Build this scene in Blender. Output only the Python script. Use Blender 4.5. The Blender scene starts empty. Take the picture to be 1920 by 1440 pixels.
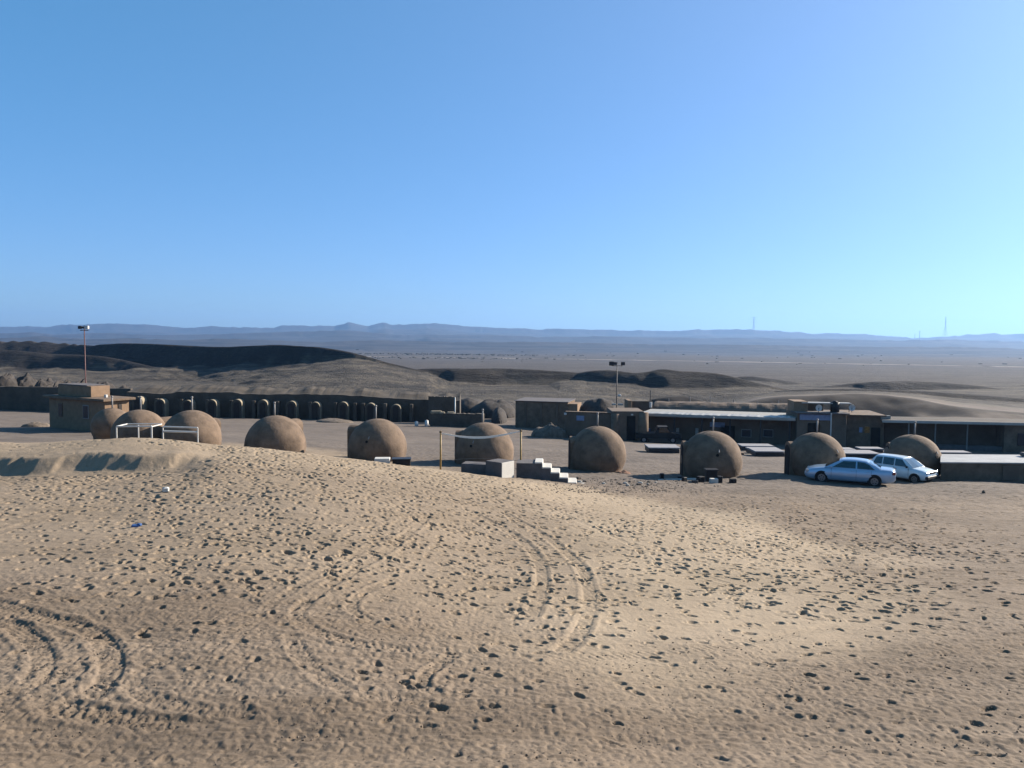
import bpy, math, random
import numpy as np
from mathutils import Vector, Matrix
random.seed(7); RS = np.random.RandomState(11)
sc = bpy.context.scene
R = math.radians
# ---------------------------------------------------------------- camera
FPX = 1450.0                      # focal length in pixels of the 1920 px wide photograph
PITCH, ROLL, CZ = -3.47, 0.5, 12.0
cam = bpy.data.cameras.new("camera"); cam_o = bpy.data.objects.new("camera", cam)
sc.collection.objects.link(cam_o); sc.camera = cam_o
cam.sensor_width = 36; cam.lens = 36 * FPX / 1920; cam.clip_start = 0.1; cam.clip_end = 60000
CM = Matrix.Rotation(R(90 + PITCH), 3, 'X') @ Matrix.Rotation(R(ROLL), 3, 'Z')
cam_o.matrix_world = Matrix.Translation((0, 0, CZ)) @ CM.to_4x4()
# ---------------------------------------------------------------- sun and sky
SUN_AZ, SUN_EL = 62.0, 25.0       # degrees right of the view axis, degrees above the horizon
w = bpy.data.worlds.new("World"); sc.world = w; w.use_nodes = True
nt = w.node_tree; nt.nodes.clear()
sky = nt.nodes.new('ShaderNodeTexSky'); sky.sky_type = 'NISHITA'; sky.sun_disc = False
sky.sun_elevation = R(SUN_EL); sky.sun_rotation = R(SUN_AZ)
sky.altitude = 900; sky.air_density = 0.7; sky.dust_density = 2.5; sky.ozone_density = 7.0
hsv = nt.nodes.new('ShaderNodeHueSaturation'); hsv.inputs['Saturation'].default_value = 1.2
bg = nt.nodes.new('ShaderNodeBackground'); bg.inputs['Strength'].default_value = 0.135
wo = nt.nodes.new('ShaderNodeOutputWorld')
nt.links.new(sky.outputs[0], hsv.inputs['Color'])
sepc = nt.nodes.new('ShaderNodeSeparateXYZ'); comb = nt.nodes.new('ShaderNodeCombineXYZ'); nt.links.new(hsv.outputs[0], sepc.inputs[0])
for i_, g_ in enumerate((.4, .5, .6)):            # the camera's soft contrast on the bright sky, one curve per channel
    pw = nt.nodes.new('ShaderNodeMath'); pw.operation = 'POWER'; pw.inputs[1].default_value = g_
    nt.links.new(sepc.outputs[i_], pw.inputs[0]); nt.links.new(pw.outputs[0], comb.inputs[i_])
tint2 = nt.nodes.new('ShaderNodeVectorMath'); tint2.operation = 'MULTIPLY'; tint2.inputs[1].default_value = (.85, 1.02, 1.04)
nt.links.new(comb.outputs[0], tint2.inputs[0]); nt.links.new(tint2.outputs[0], bg.inputs[0]); nt.links.new(bg.outputs[0], wo.inputs[0])
sl = bpy.data.lights.new("sun", 'SUN'); sl.energy = 5.0; sl.angle = R(0.5); sl.color = (1.0, 0.90, 0.78)
so = bpy.data.objects.new("sun", sl); sc.collection.objects.link(so)
SD = Vector((math.sin(R(SUN_AZ)) * math.cos(R(SUN_EL)), math.cos(R(SUN_AZ)) * math.cos(R(SUN_EL)), math.sin(R(SUN_EL))))
so.rotation_euler = SD.to_track_quat('Z', 'Y').to_euler(); so.location = (60, 30, 60)
sc.view_settings.view_transform = 'Standard'; sc.view_settings.look = 'None'
sc.view_settings.exposure = 1.35; sc.view_settings.gamma = 1.0
sc.cycles.max_bounces = 5; sc.cycles.volume_bounces = 0

# ---------------------------------------------------------------- helpers
CMn = np.array(CM)
def ray(px, py):
    px = np.asarray(px, float); py = np.asarray(py, float)
    v = np.stack([(px - 960) / FPX, -(py - 720) / FPX, -np.ones_like(px * py)], -1)
    d = v @ CMn.T
    return d / d[..., 1:2]                      # scaled so that depth (Y) = 1
def at(px, py, Y):                              # world point seen at a pixel, Y metres ahead
    d = ray(px, py) * np.asarray(Y, float)[..., None]
    d[..., 2] += CZ
    return d
def horizon(px): return 632 + (px - 960) * math.tan(R(ROLL))
def zpix(px, py, Y): return ray(px, py)[..., 2] * Y + CZ

def hash2(ix, iy, seed):
    n = (ix * 374761393 + iy * 668265263 + seed * 1442695041) & 0xffffffff
    n = ((n ^ (n >> 13)) * 1274126177) & 0xffffffff
    return ((n ^ (n >> 16)) & 0xffff) / 65535.0
def vnoise(x, y, seed=0):
    x = np.asarray(x, float); y = np.asarray(y, float)
    ix = np.floor(x).astype(np.int64); iy = np.floor(y).astype(np.int64)
    fx = x - ix; fy = y - iy
    fx = fx * fx * (3 - 2 * fx); fy = fy * fy * (3 - 2 * fy)
    a = hash2(ix, iy, seed); b = hash2(ix + 1, iy, seed); c = hash2(ix, iy + 1, seed); d = hash2(ix + 1, iy + 1, seed)
    return (a + (b - a) * fx) * (1 - fy) + (c + (d - c) * fx) * fy - 0.5
def fbm(x, y, octv=4, seed=0, gain=.5):
    s = 0; a = 1
    for i in range(octv):
        s = s + a * vnoise(x * 2 ** i + 17.3 * i, y * 2 ** i - 9.1 * i, seed + i); a *= gain
    return s
def sstep(a, b, x):
    t = np.clip((x - a) / (b - a), 0, 1); return t * t * (3 - 2 * t)

# ---------------------------------------------------------------- the lie of the land
COLS = np.array([-700, 0, 200, 400, 570, 760, 960, 1100, 1280, 1600, 1920, 2600], float)
DEP = np.array([0, 3, 7.5, 15, 22, 28, 33, 36, 40, 46, 60, 76, 100, 130, 200, 300, 400, 600, 1000, 2000, 3500, 6000, 9000, 20000], float)
far = [-12.9, -16.6, -19.8, -25.0, -31, -42, -55, -60, -60, -60]
#        0     3     7.5   15    22    28    33    36    40    46    60    76    100    130
NEAR = {
 -700: [-1.6, -2.7, -4.3, -4.6, -4.8, -5.0, -4.7, -5.6, -6.5, -6.9, -7.7, -8.6, -10.0, -10.8],
 0:    [-1.6, -2.7, -4.3, -4.6, -4.85,-5.1, -4.72,-5.5, -6.6, -7.0, -7.8, -8.6, -10.0, -10.8],
 200:  [-1.6, -2.7, -4.3, -4.6, -4.85,-4.95,-4.55,-5.5, -6.7, -7.1, -7.9, -8.7, -10.4, -10.9],
 400:  [-1.6, -2.7, -4.25,-4.6, -4.75,-4.75,-4.68,-5.5, -6.7, -7.15,-8.1, -9.0, -10.6, -11.0],
 570:  [-1.6, -2.7, -4.2, -4.7, -4.85,-4.95,-5.06,-5.7, -6.9, -7.2, -8.2, -9.2, -10.7, -11.0],
 760:  [-1.6, -2.7, -4.2, -4.85,-5.2, -5.35,-5.5, -6.0, -7.2, -7.45,-8.4, -9.5, -10.8, -11.1],
 960:  [-1.6, -2.7, -4.15,-5.05,-5.6, -5.95,-6.22,-6.62,-7.4, -7.75,-8.6, -9.8, -11.0, -11.3],
 1100: [-1.6, -2.7, -4.15,-5.1, -5.75,-6.3, -6.75,-7.05,-7.5, -7.9, -8.8, -10.1,-11.2, -11.5],
 1280: [-1.6, -2.7, -4.2, -5.15,-5.9, -6.55,-7.05,-7.3, -7.62,-8.05,-9.1, -10.3,-11.3, -11.8],
 1600: [-1.6, -2.7, -4.2, -5.2, -6.05,-6.65,-7.1, -7.35,-7.65,-8.1, -9.3, -10.5,-11.4, -12.0],
 1920: [-1.6, -2.7, -4.2, -5.2, -6.05,-6.65,-7.1, -7.35,-7.65,-8.1, -9.3, -10.5,-11.4, -12.0],
 2600: [-1.6, -2.7, -4.2, -5.2, -6.05,-6.65,-7.1, -7.35,-7.65,-8.1, -9.3, -10.5,-11.4, -12.0]}
TAB = np.array([NEAR[int(c)] + far for c in COLS])
for i_, c_ in enumerate(COLS):
    if c_ >= 1280: TAB[i_, 13:16] += [-.4, -1.7, -.6]
# a fine smoothed grid of the table, in (column, log depth)
QC = np.linspace(-700, 2600, 331); QD = np.linspace(0, 1, 900)
def d2q(Y): return np.log1p(np.clip(Y, 0, 20000) / 6.0) / math.log1p(20000 / 6.0)
def q2d(q): return 6.0 * np.expm1(q * math.log1p(20000 / 6.0))
g1 = np.array([np.interp(q2d(QD), DEP, row) for row in TAB])
g2 = np.array([np.interp(QC, COLS, g1[:, j]) for j in range(len(QD))]).T
def smooth(a, n, ax):
    k = np.hanning(n + 2)[1:-1]; k /= k.sum(); p = n // 2
    ap = np.concatenate([np.repeat(a.take([0], ax), p, ax), a, np.repeat(a.take([-1], ax), p, ax)], ax)
    return np.apply_along_axis(lambda v: np.convolve(v, k, 'valid'), ax, ap)
g2 = smooth(smooth(g2, 9, 1), 21, 0)
def base_h(c, Y):
    fc = np.clip((c + 700) / 10.0, 0, 329.999); fd = np.clip(d2q(Y) * 899, 0, 898.999)
    i = fc.astype(int); j = fd.astype(int); a = fc - i; b = fd - j
    return (g2[i, j] * (1 - a) + g2[i + 1, j] * a) * (1 - b) + (g2[i, j + 1] * (1 - a) + g2[i + 1, j + 1] * a) * b + CZ

# ridges: x column, crest pixel, depth, height of the steep face towards the camera
RIDGES = [
 # main dark ridge on the left
 dict(p=[(120,668,345,3),(165,652,340,6.6),(180,646,335,8),(230,643.5,325,9),(300,645,310,9),(360,648.5,300,8.4),(400,650,292,7.8),(430,650,285,7.4),(480,647.5,275,7),(520,646,268,6.4),(600,651,252,4),(640,657,245,2.2),(660,661,242,1.3),(700,672,236,.7),(730,681,232,.5),(760,688,228,.4),(800,697,224,.3)], S=.74, g=.012, b=.25, k=1),
 dict(p=[(-700,636,430,7),(0,639,420,8),(60,639,415,8),(120,643,410,8),(165,647,400,7),(200,650,395,5),(250,658,390,4),(300,666,385,2)], S=.62, g=.03, b=.2, k=1),
 dict(p=[(-700,655,300,8),(-100,655,300,7),(0,656,300,6),(40,658,298,6),(100,664,295,5),(160,665,290,5),(200,669,285,4.5),(240,677,280,3),(300,690,275,1)], S=.6, g=.02, b=.12, k=.9),
 dict(p=[(700,702,232,.6),(740,695,230,2),(800,691,228,3.2),(860,690.5,226,3.8),(940,691,226,4),(1000,693,224,3.6),(1060,697,222,2.8),(1100,701,220,1.6),(1140,708,220,.6)], S=.55, g=.01, b=.15, k=.70),
 dict(p=[(1050,708,222,.5),(1085,699,220,1.6),(1110,695,218,2.8),(1140,693.5,216,3),(1165,696,214,2.8),(1190,699,213,3),(1215,697,212,3.6),(1235,691.5,211,4.4),(1252,692.5,210,4.4),(1275,696,209,4.2),(1310,697,208,4),(1345,700,206,3.4),(1375,706,204,2.4),(1400,713,202,1.4),(1440,722,200,.6),(1480,730,200,.3)], S=.6, g=.012, b=.22, k=.72),
 dict(p=[(1195,758,112,.5),(1225,749,111,1.4),(1260,744,110,2),(1290,744,110,2.2),(1315,749,109,1.8),(1350,760,108,.8)], S=.55, g=.02, b=.1, k=.9),
 dict(p=[(1340,764,116,.6),(1380,757,115,1.2),(1420,748,114,2.2),(1460,743.5,113,2.8),(1500,741.5,112,3.6),(1560,739,111,3.9),(1620,738,110,3.9),(1660,740,109,3.6),(1700,745,107,3),(1740,752,105,1.8),(1780,760,103,1.2),(1840,768,101,.8),(1920,776,99,.4),(2300,790,98,.2)], S=.5, g=.02, b=.06, k=.8),
 dict(p=[(1540,726,262,.5),(1600,719,262,1.5),(1640,715,260,2.8),(1700,714.5,260,3.2),(1760,717,258,3.2),(1840,724,255,1.8),(1880,730,254,.8),(1950,740,254,.3)], S=.5, g=.01, b=.08, k=.8),
 dict(p=[(1840,733,300,.5),(1880,727,300,2),(1920,722,300,3),(2100,716,300,3),(2600,716,300,3)], S=.5, g=.01, b=.08, k=.8),
 dict(p=[(1360,712,300,.5),(1385,706,300,1.5),(1410,705,298,1.5),(1440,709,296,1.3),(1480,716,292,1),(1520,722,290,.5)], S=.5, g=.01, b=.1, k=.8),
 dict(p=[(1400,738,192,.4),(1460,732,191,1.2),(1530,729,190,1.8),(1600,728,188,2.2),(1700,731,185,2.2),(1800,738,180,1.8),(1900,746,176,1.4),(2100,755,175,.8)], S=.5, g=.01, b=.1, k=.75),
 # far hills
 dict(p=[(-700,612,7000,70),(0,611,7000,70),(60,611,7000,70),(130,608,7000,80),(200,606,7000,80),(260,607,7000,80),(330,613,7000,50),(400,611,7000,60),(460,613.5,7000,40),(500,613,7000,40),(530,610,7000,50),(600,610,7000,50),(625,611,7000,40),(640,607,7000,60),(655,604,7000,70),(670,608,7000,60),(690,611.5,7000,40),(705,607,7000,50),(722,604,7000,60),(735,607,7000,50),(760,608.5,7000,40),(780,606.5,7000,50),(800,605,7000,50),(830,607,7000,50),(870,611,7000,50),(960,615,7000,50),(1040,616,7000,50),(1130,618,7000,50),(1270,618.5,7000,50),(1300,617,7000,50),(1400,617,7000,50),(1450,619,7000,50),(1480,621,7000,40),(1520,624,7000,35),(1600,625,7000,35),(1650,627,7000,30),(1700,632,7000,20),(1740,631.5,7000,20),(1780,630,7000,25),(1820,625.5,7000,50),(1870,624,7000,50),(1920,625,7000,50),(2600,620,7000,60)], S=.22, g=.034, b=.1, k=.75, far=1),
 dict(p=[(-700,620,4600,20),(0,625,4600,24),(60,622,4600,26),(100,627,4600,18),(200,624,4600,24),(300,628,4600,18),(420,626,4600,22),(500,622,4600,26),(560,620,4600,30),(650,619,4600,32),(700,622,4600,28),(760,628,4600,18),(900,627,4600,20),(1000,631,4600,14),(1100,630,4600,16),(1300,633,4600,14),(1500,634,4600,16),(1650,638,4600,12),(1800,636,4600,16),(1920,640,4600,12),(2600,636,4600,16)], S=.2, g=.04, b=.06, k=.7, far=1),
 dict(p=[(-700,632,3000,10),(0,634,3000,12),(80,630,3000,16),(160,636,3000,9),(260,633,3000,14),(330,637,3000,7),(420,634,3000,10),(600,641,3000,6),(700,637,3000,10),(850,641,3000,8),(1000,640,3000,9),(1200,645,3000,6),(1400,646,3000,7),(1600,650,3000,5),(1800,650,3000,7),(1920,653,3000,5),(2600,655,3000,5)], S=.2, g=.04, b=.05, k=.7, far=1),
]
def terrain(X, Y, detail=False):
    """height (and mask of gravel and painted shade on the faces) of the land at world X, Y"""
    X = np.asarray(X, float); Y = np.asarray(Y, float)
    r = np.hypot(X, Y); az = np.clip(np.arctan2(X, Y), R(-48), R(48))
    Yd = r * np.cos(az); c = 960 + FPX * np.tan(az)
    z = base_h(c, Yd); k = np.zeros_like(z)
    big = Yd > 90
    if np.any(big):
        cb = c[big]; Yb = Yd[big]; zb = z[big]; kb = np.zeros_like(zb); Xb = X[big]; YYb = Y[big]
        n1 = fbm(Xb / 18, YYb / 18, 4, 5); n2 = fbm(Xb / 300, YYb / 300, 5, 8); n3 = fbm(Xb / 6, YYb / 6, 3, 15)
        rl = np.where(Yb > 1500, np.clip((Yb - 1500) / 1500, 0, 1), 0)
        zb = zb + n2 * 16 * rl + n1 * .5 * sstep(110, 150, Yb)
        for rd in RIDGES:
            p = np.array(rd['p'], float)
            zc = zpix(p[:, 0], p[:, 1], p[:, 2])
            fc_ = np.arange(p[0, 0], p[-1, 0] + 1, 2.0); wn = 5 if rd.get('far') else 17
            sm_ = [smooth(np.interp(fc_, p[:, 0], v_), wn, 0) for v_ in (zc, p[:, 2], p[:, 3])]
            xc = np.interp(cb, fc_, sm_[0]); dc = np.interp(cb, fc_, sm_[1]); hs = np.interp(cb, fc_, sm_[2])
            out = np.clip(np.maximum(p[0, 0] - cb, cb - p[-1, 0]), 0, None)
            far_ = rd.get('far', 0)
            sc_ = 25.0 if far_ else 1.0
            dcn = dc + (n2 * 220 if far_ else n1 * 5)
            t = dcn - Yb
            hsn = hs * (1 + (.5 * n2 if far_ else .5 * n1))
            gq = rd['g'] if far_ else np.maximum(rd['g'], (xc - hsn - .1) / np.maximum(dc - 150, 40)) if p[0, 2] > 200 else rd['g']
            front = xc - np.minimum((np.sqrt(np.clip(t, 0, None) ** 2 + 6) - 2.45) * rd['S'], hsn) - np.clip(t - hsn / rd['S'], 0, None) * gq
            front = front + (n1 * 1.2 + n3 * .7) * np.clip(np.clip(t, 0, 12) / 12, 0, 1) * (hs / 6) * (0 if far_ else 1)
            back = xc - np.clip(-t, 0, None) * rd['b']
            h = np.where(t > 0, front, back) - out * (.05 if not far_ else .5)
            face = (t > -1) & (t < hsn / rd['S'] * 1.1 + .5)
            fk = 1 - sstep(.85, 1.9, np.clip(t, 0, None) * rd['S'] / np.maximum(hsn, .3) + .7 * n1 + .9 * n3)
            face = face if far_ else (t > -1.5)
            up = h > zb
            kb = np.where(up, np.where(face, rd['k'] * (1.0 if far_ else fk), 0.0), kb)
            zb = np.where(up, h, zb)
        z[big] = zb; k[big] = kb
    # little scarp of wind-blown sand on the left of the mound
    crest = 28.9 + (.9 * np.clip(vnoise(X * 1.5, X * 0 + 5.7, 14), 0, 1) + .5 * np.clip(vnoise(X * 3.7, X * 0 + 2.7, 15), 0, 1)) * (Yd < 40) + .5 * vnoise(X * .5, X * 0 + 3.1, 4) + 1.0 * sstep(340, 480, c)
    amp = .44 * (1 - sstep(320, 410, c)) * (.9 + .35 * vnoise(X * .35, X * 0 + 8.2, 9))
    t = Yd - crest
    prof = np.where(t > 0, np.exp(-np.clip(t, 0, 50) / 3.5), sstep(-.95, 0.0, t)) - .55 * np.exp(-((t + 1.6) / 2.2) ** 2)
    z = z + amp * prof * sstep(20, 26, Yd) * (Yd < 60)
    # undulations
    nf = sstep(4, 12, Yd) * (1 - sstep(100, 200, Yd))
    z = z + fbm(X / 5.0, Y / 5.0, 3, 21) * .16 * nf
    return (z, k) if detail else z
def G(px, Y):                                    # ground point in the column px, Y metres ahead
    X = (px - 960) / FPX * Y
    for _ in range(3):
        z = float(terrain(np.array([X]), np.array([Y]))[0])
        d = CMn.T @ np.array([X, Y, z - CZ]); X += (px - (960 + FPX * d[0] / -d[2])) / FPX * Y
    return Vector((X, Y, z))
def ground_z(X, Y): return float(terrain(np.array([float(X)]), np.array([float(Y)]))[0])
def pix_ground(px, py):                          # first ground hit along many pixel rays (vectorised march)
    d = ray(px, py); Ys = np.concatenate([np.arange(5, 60, .08), np.arange(60, 130, .4)])
    P = d[:, None, :] * Ys[None, :, None]
    h = terrain(P[..., 0], P[..., 1]) - CZ
    hit = P[..., 2] < h
    i = np.where(hit.any(1), hit.argmax(1), -1)
    Yv = Ys[i]; return d[:, 0] * Yv, d[:, 1] * Yv, i >= 0

# ---------------------------------------------------------------- materials
def mat(name, col, rough=.9, metal=0, noise=.12, nscale=3.0, bump=0, bscale=20, spec=.3, col2=None, coat=0, trans=0):
    m = bpy.data.materials.new(name); m.use_nodes = True; t = m.node_tree; b = t.nodes['Principled BSDF']
    col = tuple(c * (.62 if coat else .52) for c in col); col2 = col2 and tuple(c * .52 for c in col2)
    b.inputs['Roughness'].default_value = rough; b.inputs['Metallic'].default_value = metal
    b.inputs['Specular IOR Level'].default_value = spec
    if coat: b.inputs['Coat Weight'].default_value = coat
    if trans: b.inputs['Transmission Weight'].default_value = trans
    tc = t.nodes.new('ShaderNodeTexCoord'); nz = t.nodes.new('ShaderNodeTexNoise')
    nz.inputs['Scale'].default_value = nscale; nz.inputs['Detail'].default_value = 6; nz.inputs['Roughness'].default_value = .65
    oi = t.nodes.new('ShaderNodeObjectInfo'); ad = t.nodes.new('ShaderNodeVectorMath'); ad.operation = 'MULTIPLY_ADD'; ad.inputs[1].default_value = (1, 1, 1)
    rs = t.nodes.new('ShaderNodeMath'); rs.operation = 'MULTIPLY'; rs.inputs[1].default_value = 40; t.links.new(oi.outputs['Random'], rs.inputs[0])
    t.links.new(tc.outputs['Object'], ad.inputs[0]); t.links.new(rs.outputs[0], ad.inputs[2]); t.links.new(ad.outputs[0], nz.inputs['Vector'])
    cr = t.nodes.new('ShaderNodeValToRGB'); cr.color_ramp.elements[0].position = .3; cr.color_ramp.elements[1].position = .7
    c2 = col2 or tuple(c * (1 - noise * 1.6) for c in col)
    cr.color_ramp.elements[0].color = (*c2, 1); cr.color_ramp.elements[1].color = (*[min(1, c * (1 + noise)) for c in col], 1)
    t.links.new(nz.outputs['Fac'], cr.inputs['Fac']); t.links.new(cr.outputs['Color'], b.inputs['Base Color'])
    if bump:
        n2 = t.nodes.new('ShaderNodeTexNoise'); n2.inputs['Scale'].default_value = bscale; n2.inputs['Detail'].default_value = 5
        t.links.new(tc.outputs['Object'], n2.inputs['Vector'])
        bp = t.nodes.new('ShaderNodeBump'); bp.inputs['Strength'].default_value = bump; bp.inputs['Distance'].default_value = .04
        t.links.new(n2.outputs['Fac'], bp.inputs['Height']); t.links.new(bp.outputs['Normal'], b.inputs['Normal'])
    return m
M = dict(
 mud=mat('mud_plaster', (.27, .19, .13), .95, noise=.26, nscale=1.5, bump=.4, bscale=8),
 mud2=mat('mud_plaster_grey', (.25, .185, .135), .95, noise=.18, nscale=.8, bump=.5, bscale=7),
 muddk=mat('old_mud_brick', (.145, .118, .09), .95, noise=.22, nscale=.7, bump=.7, bscale=5),
 brick=mat('tan_brick', (.38, .25, .155), .9, noise=.12, nscale=2.5, bump=.3, bscale=14),
 cream=mat('cream_plaster', (.46, .38, .26), .9, noise=.1, nscale=2),
 rubble=mat('rubble', (.24, .19, .145), .95, noise=.3, nscale=2.2, bump=.8, bscale=7),
 conc=mat('pale_concrete', (.52, .50, .45), .85, noise=.12, nscale=4, bump=.3, bscale=22),
 conc2=mat('rough_concrete', (.20, .18, .175), .9, noise=.15, nscale=3, bump=.4, bscale=16),
 sheet=mat('pale_sheet_metal', (.62, .60, .55), .55, .2, noise=.12, nscale=1.3),
 white=mat('white_painted_steel', (.9, .88, .82), .5, noise=.06, nscale=6),
 grey=mat('grey_pipe', (.40, .38, .36), .6, noise=.15, nscale=8),
 yellow=mat('yellow_painted_pole', (.52, .34, .10), .55, noise=.2, nscale=9, col2=(.35, .2, .06)),
 redw=mat('faded_red_mast', (.24, .11, .10), .6, noise=.2, nscale=4),
 steel=mat('dark_steel', (.07, .07, .075), .5, .4, noise=.2, nscale=6),
 dark=mat('dark_opening', (.015, .014, .014), .9, noise=.2, nscale=5),
 door=mat('dark_wood_door', (.045, .032, .025), .7, noise=.3, nscale=6),
 net=mat('net_tape', (1.3, 1.24, 1.08), .85, noise=.06, nscale=5),
 mesh=mat('net_cord', (.35, .31, .26), .9, noise=.1, nscale=5),
 black=mat('black_plastic', (.02, .02, .022), .6, noise=.3, nscale=6),
 paintB=mat('silver_blue_car_paint', (.50, .68, .88), .28, .35, noise=.02, nscale=2, spec=.5, coat=.6),
 paintW=mat('white_car_paint', (.85, .98, 1.05), .3, .05, noise=.03, nscale=2, spec=.5, coat=.5),
 glass=mat('car_glass', (.012, .016, .02), .06, 0, noise=.05, spec=.8, coat=.5),
 wglass=mat('window_glass', (.03, .035, .05), .3, 0, noise=.1, nscale=4, spec=.3),
 rubber=mat('tyre_rubber', (.018, .018, .019), .85, noise=.2, nscale=14),
 rim=mat('alloy_rim', (.42, .43, .45), .35, .8, noise=.08, nscale=9),
 lamp=mat('headlight_glass', (.70, .72, .72), .12, .1, noise=.05, spec=.8),
 red=mat('red_lens', (.28, .03, .025), .25, noise=.1, spec=.7),
 bluesign=mat('blue_white_panel', (.34, .42, .62), .6, noise=.15, nscale=4),
 blue=mat('blue_tarpaulin', (.06, .16, .42), .6, noise=.2, nscale=3),
 orange=mat('orange_poster', (.55, .24, .05), .7, noise=.3, nscale=9),
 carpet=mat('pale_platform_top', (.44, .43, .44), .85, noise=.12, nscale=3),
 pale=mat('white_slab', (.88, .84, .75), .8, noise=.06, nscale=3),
 mound=mat('dark_shaded_mud', (.085, .072, .062), .95, noise=.3, nscale=1.5, bump=.6, bscale=6),  # mud darkened all over; on the ruins this stands in for shade
 scrub=mat('dry_scrub', (.10, .085, .055), .95, noise=.3, nscale=3),
 pylon=mat('galvanised_lattice', (.30, .33, .36), .6, .3, noise=.05, nscale=.2),
)
# ---------------------------------------------------------------- mesh builder
class MB:
    def __init__(s): s.v = []; s.f = []
    def add(s, vs, fs):
        n = len(s.v); s.v += [tuple(v) for v in vs]; s.f += [tuple(i + n for i in f) for f in fs]; return s
    def box(s, c, d, rz=0, bev=0):
        cx, cy, cz = c; a, b, h = d[0] / 2, d[1] / 2, d[2] / 2; co, si = math.cos(rz), math.sin(rz)
        P = lambda x, y, z: (cx + x * co - y * si, cy + x * si + y * co, cz + z)
        if not bev:
            vs = [P(x, y, z) for z in (-h, h) for x, y in ((-a, -b), (a, -b), (a, b), (-a, b))]
            return s.add(vs, [(3, 2, 1, 0), (4, 5, 6, 7), (0, 1, 5, 4), (1, 2, 6, 5), (2, 3, 7, 6), (3, 0, 4, 7)])
        e = min(bev, a * .9, b * .9, h * .9)
        ring = lambda o, z: [P(x, y, z) for x, y in ((-a + o, -b), (a - o, -b), (a, -b + o), (a, b - o), (a - o, b), (-a + o, b), (-a, b - o), (-a, -b + o))]
        inn = lambda z: [P(x, y, z) for x, y in ((-a + 2 * e, -b + e), (a - 2 * e, -b + e), (a - e, -b + 2 * e), (a - e, b - 2 * e), (a - 2 * e, b - e), (-a + 2 * e, b - e), (-a + e, b - 2 * e), (-a + e, -b + 2 * e))]
        vs = inn(-h) + ring(e, -h + e) + ring(e, h - e) + inn(h); fs = [tuple(range(7, -1, -1)), tuple(range(24, 32))]
        for k in range(3):
            for i in range(8): j = (i + 1) % 8; fs.append((k * 8 + i, k * 8 + j, k * 8 + 8 + j, k * 8 + 8 + i))
        return s.add(vs, fs)
    def shear(s, k): s.v = [(x + k * y, y, z) for x, y, z in s.v]; return s
    def tube(s, a, b, r, r2=None, n=8):
        a = Vector(a); b = Vector(b); r2 = r if r2 is None else r2; d = (b - a).normalized()
        u = d.cross(Vector((0, 0, 1)) if abs(d.z) < .9 else Vector((1, 0, 0))).normalized(); v = d.cross(u)
        vs = [a + (u * math.cos(t) + v * math.sin(t)) * r for t in [2 * math.pi * i / n for i in range(n)]]
        vs += [b + (u * math.cos(t) + v * math.sin(t)) * r2 for t in [2 * math.pi * i / n for i in range(n)]]
        return s.add(vs, [tuple(range(n - 1, -1, -1)), tuple(range(n, 2 * n))] + [(i, (i + 1) % n, n + (i + 1) % n, n + i) for i in range(n)])
    def prism(s, pts, y0, y1, f=None):           # polygon in x,z extruded along y; f maps a point
        n = len(pts); f = f or (lambda p: p)
        vs = [f((x, y0, z)) for x, z in pts] + [f((x, y1, z)) for x, z in pts]
        return s.add(vs, [tuple(range(n)), tuple(range(2 * n - 1, n - 1, -1))] + [(i, n + i, n + (i + 1) % n, (i + 1) % n) for i in range(n)])
    def build(s, name, m, parent=None, smooth=False, loc=None, rz=0):
        me = bpy.data.meshes.new(name); me.from_pydata(s.v, [], s.f); me.materials.append(m)
        import bmesh
        b = bmesh.new(); b.from_mesh(me); bmesh.ops.recalc_face_normals(b, faces=b.faces); b.to_mesh(me); b.free()
        if smooth: me.polygons.foreach_set('use_smooth', [True] * len(me.polygons))
        me.update()
        o = bpy.data.objects.new(name, me); sc.collection.objects.link(o)
        if parent: o.parent = parent
        if loc is not None: o.location = loc
        o.rotation_euler.z = rz
        return o
def tag(o, label, cat, group=None, kind=None):
    if label: o['label'] = label
    if cat: o['category'] = cat
    if group: o['group'] = group
    if kind: o['kind'] = kind
    return o
def thing(name, label, cat, loc, rz=0, group=None):
    o = bpy.data.objects.new(name, None); sc.collection.objects.link(o); o.empty_display_size = .3
    o.location = loc; o.rotation_euler.z = rz
    return tag(o, label, cat, group)
def roughen(o, amp, scale, seed=0, zmin=None):
    me = o.data; n = len(me.vertices); co = np.empty(n * 3); me.vertices.foreach_get('co', co); co = co.reshape(-1, 3)
    nz = np.stack([fbm(co[:, 1] / scale + 5 * i, co[:, 2] / scale + co[:, 0] / scale + 11 * i, 3, seed + i) for i in range(3)], 1)
    co += nz * amp
    me.vertices.foreach_set('co', co.ravel()); me.update()

# ================================================================ THE GROUND SHEET
az_in = np.linspace(R(-41), R(41), 1150)
az_out = R(41) + (np.linspace(0, 1, 60)[1:] ** 1.6) * R(139)
AZ = np.concatenate([-az_out[::-1][:-1], az_in, az_out[:-1]])
rad = [0.6]
while rad[-1] < 8400:
    r = rad[-1]
    if r < 6.3: s_ = .12
    elif r < 13: s_ = .024
    elif r < 20: s_ = .034
    elif r < 32: s_ = .055
    elif r < 48: s_ = .085
    elif r < 125: s_ = .0032 * r
    elif r < 460: s_ = .0036 * r
    else: s_ = .016 * r
    rad.append(r + s_)
rad = np.array(rad); NR, NA = len(rad), len(AZ)
XX = rad[:, None] * np.sin(AZ)[None]; YY = rad[:, None] * np.cos(AZ)[None]
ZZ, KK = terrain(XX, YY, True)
AZC = np.clip(AZ, R(-48), R(48)); COLg = np.broadcast_to(960 + FPX * np.tan(AZC)[None], XX.shape)
NEARi = int(np.searchsorted(rad, 60))
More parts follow.
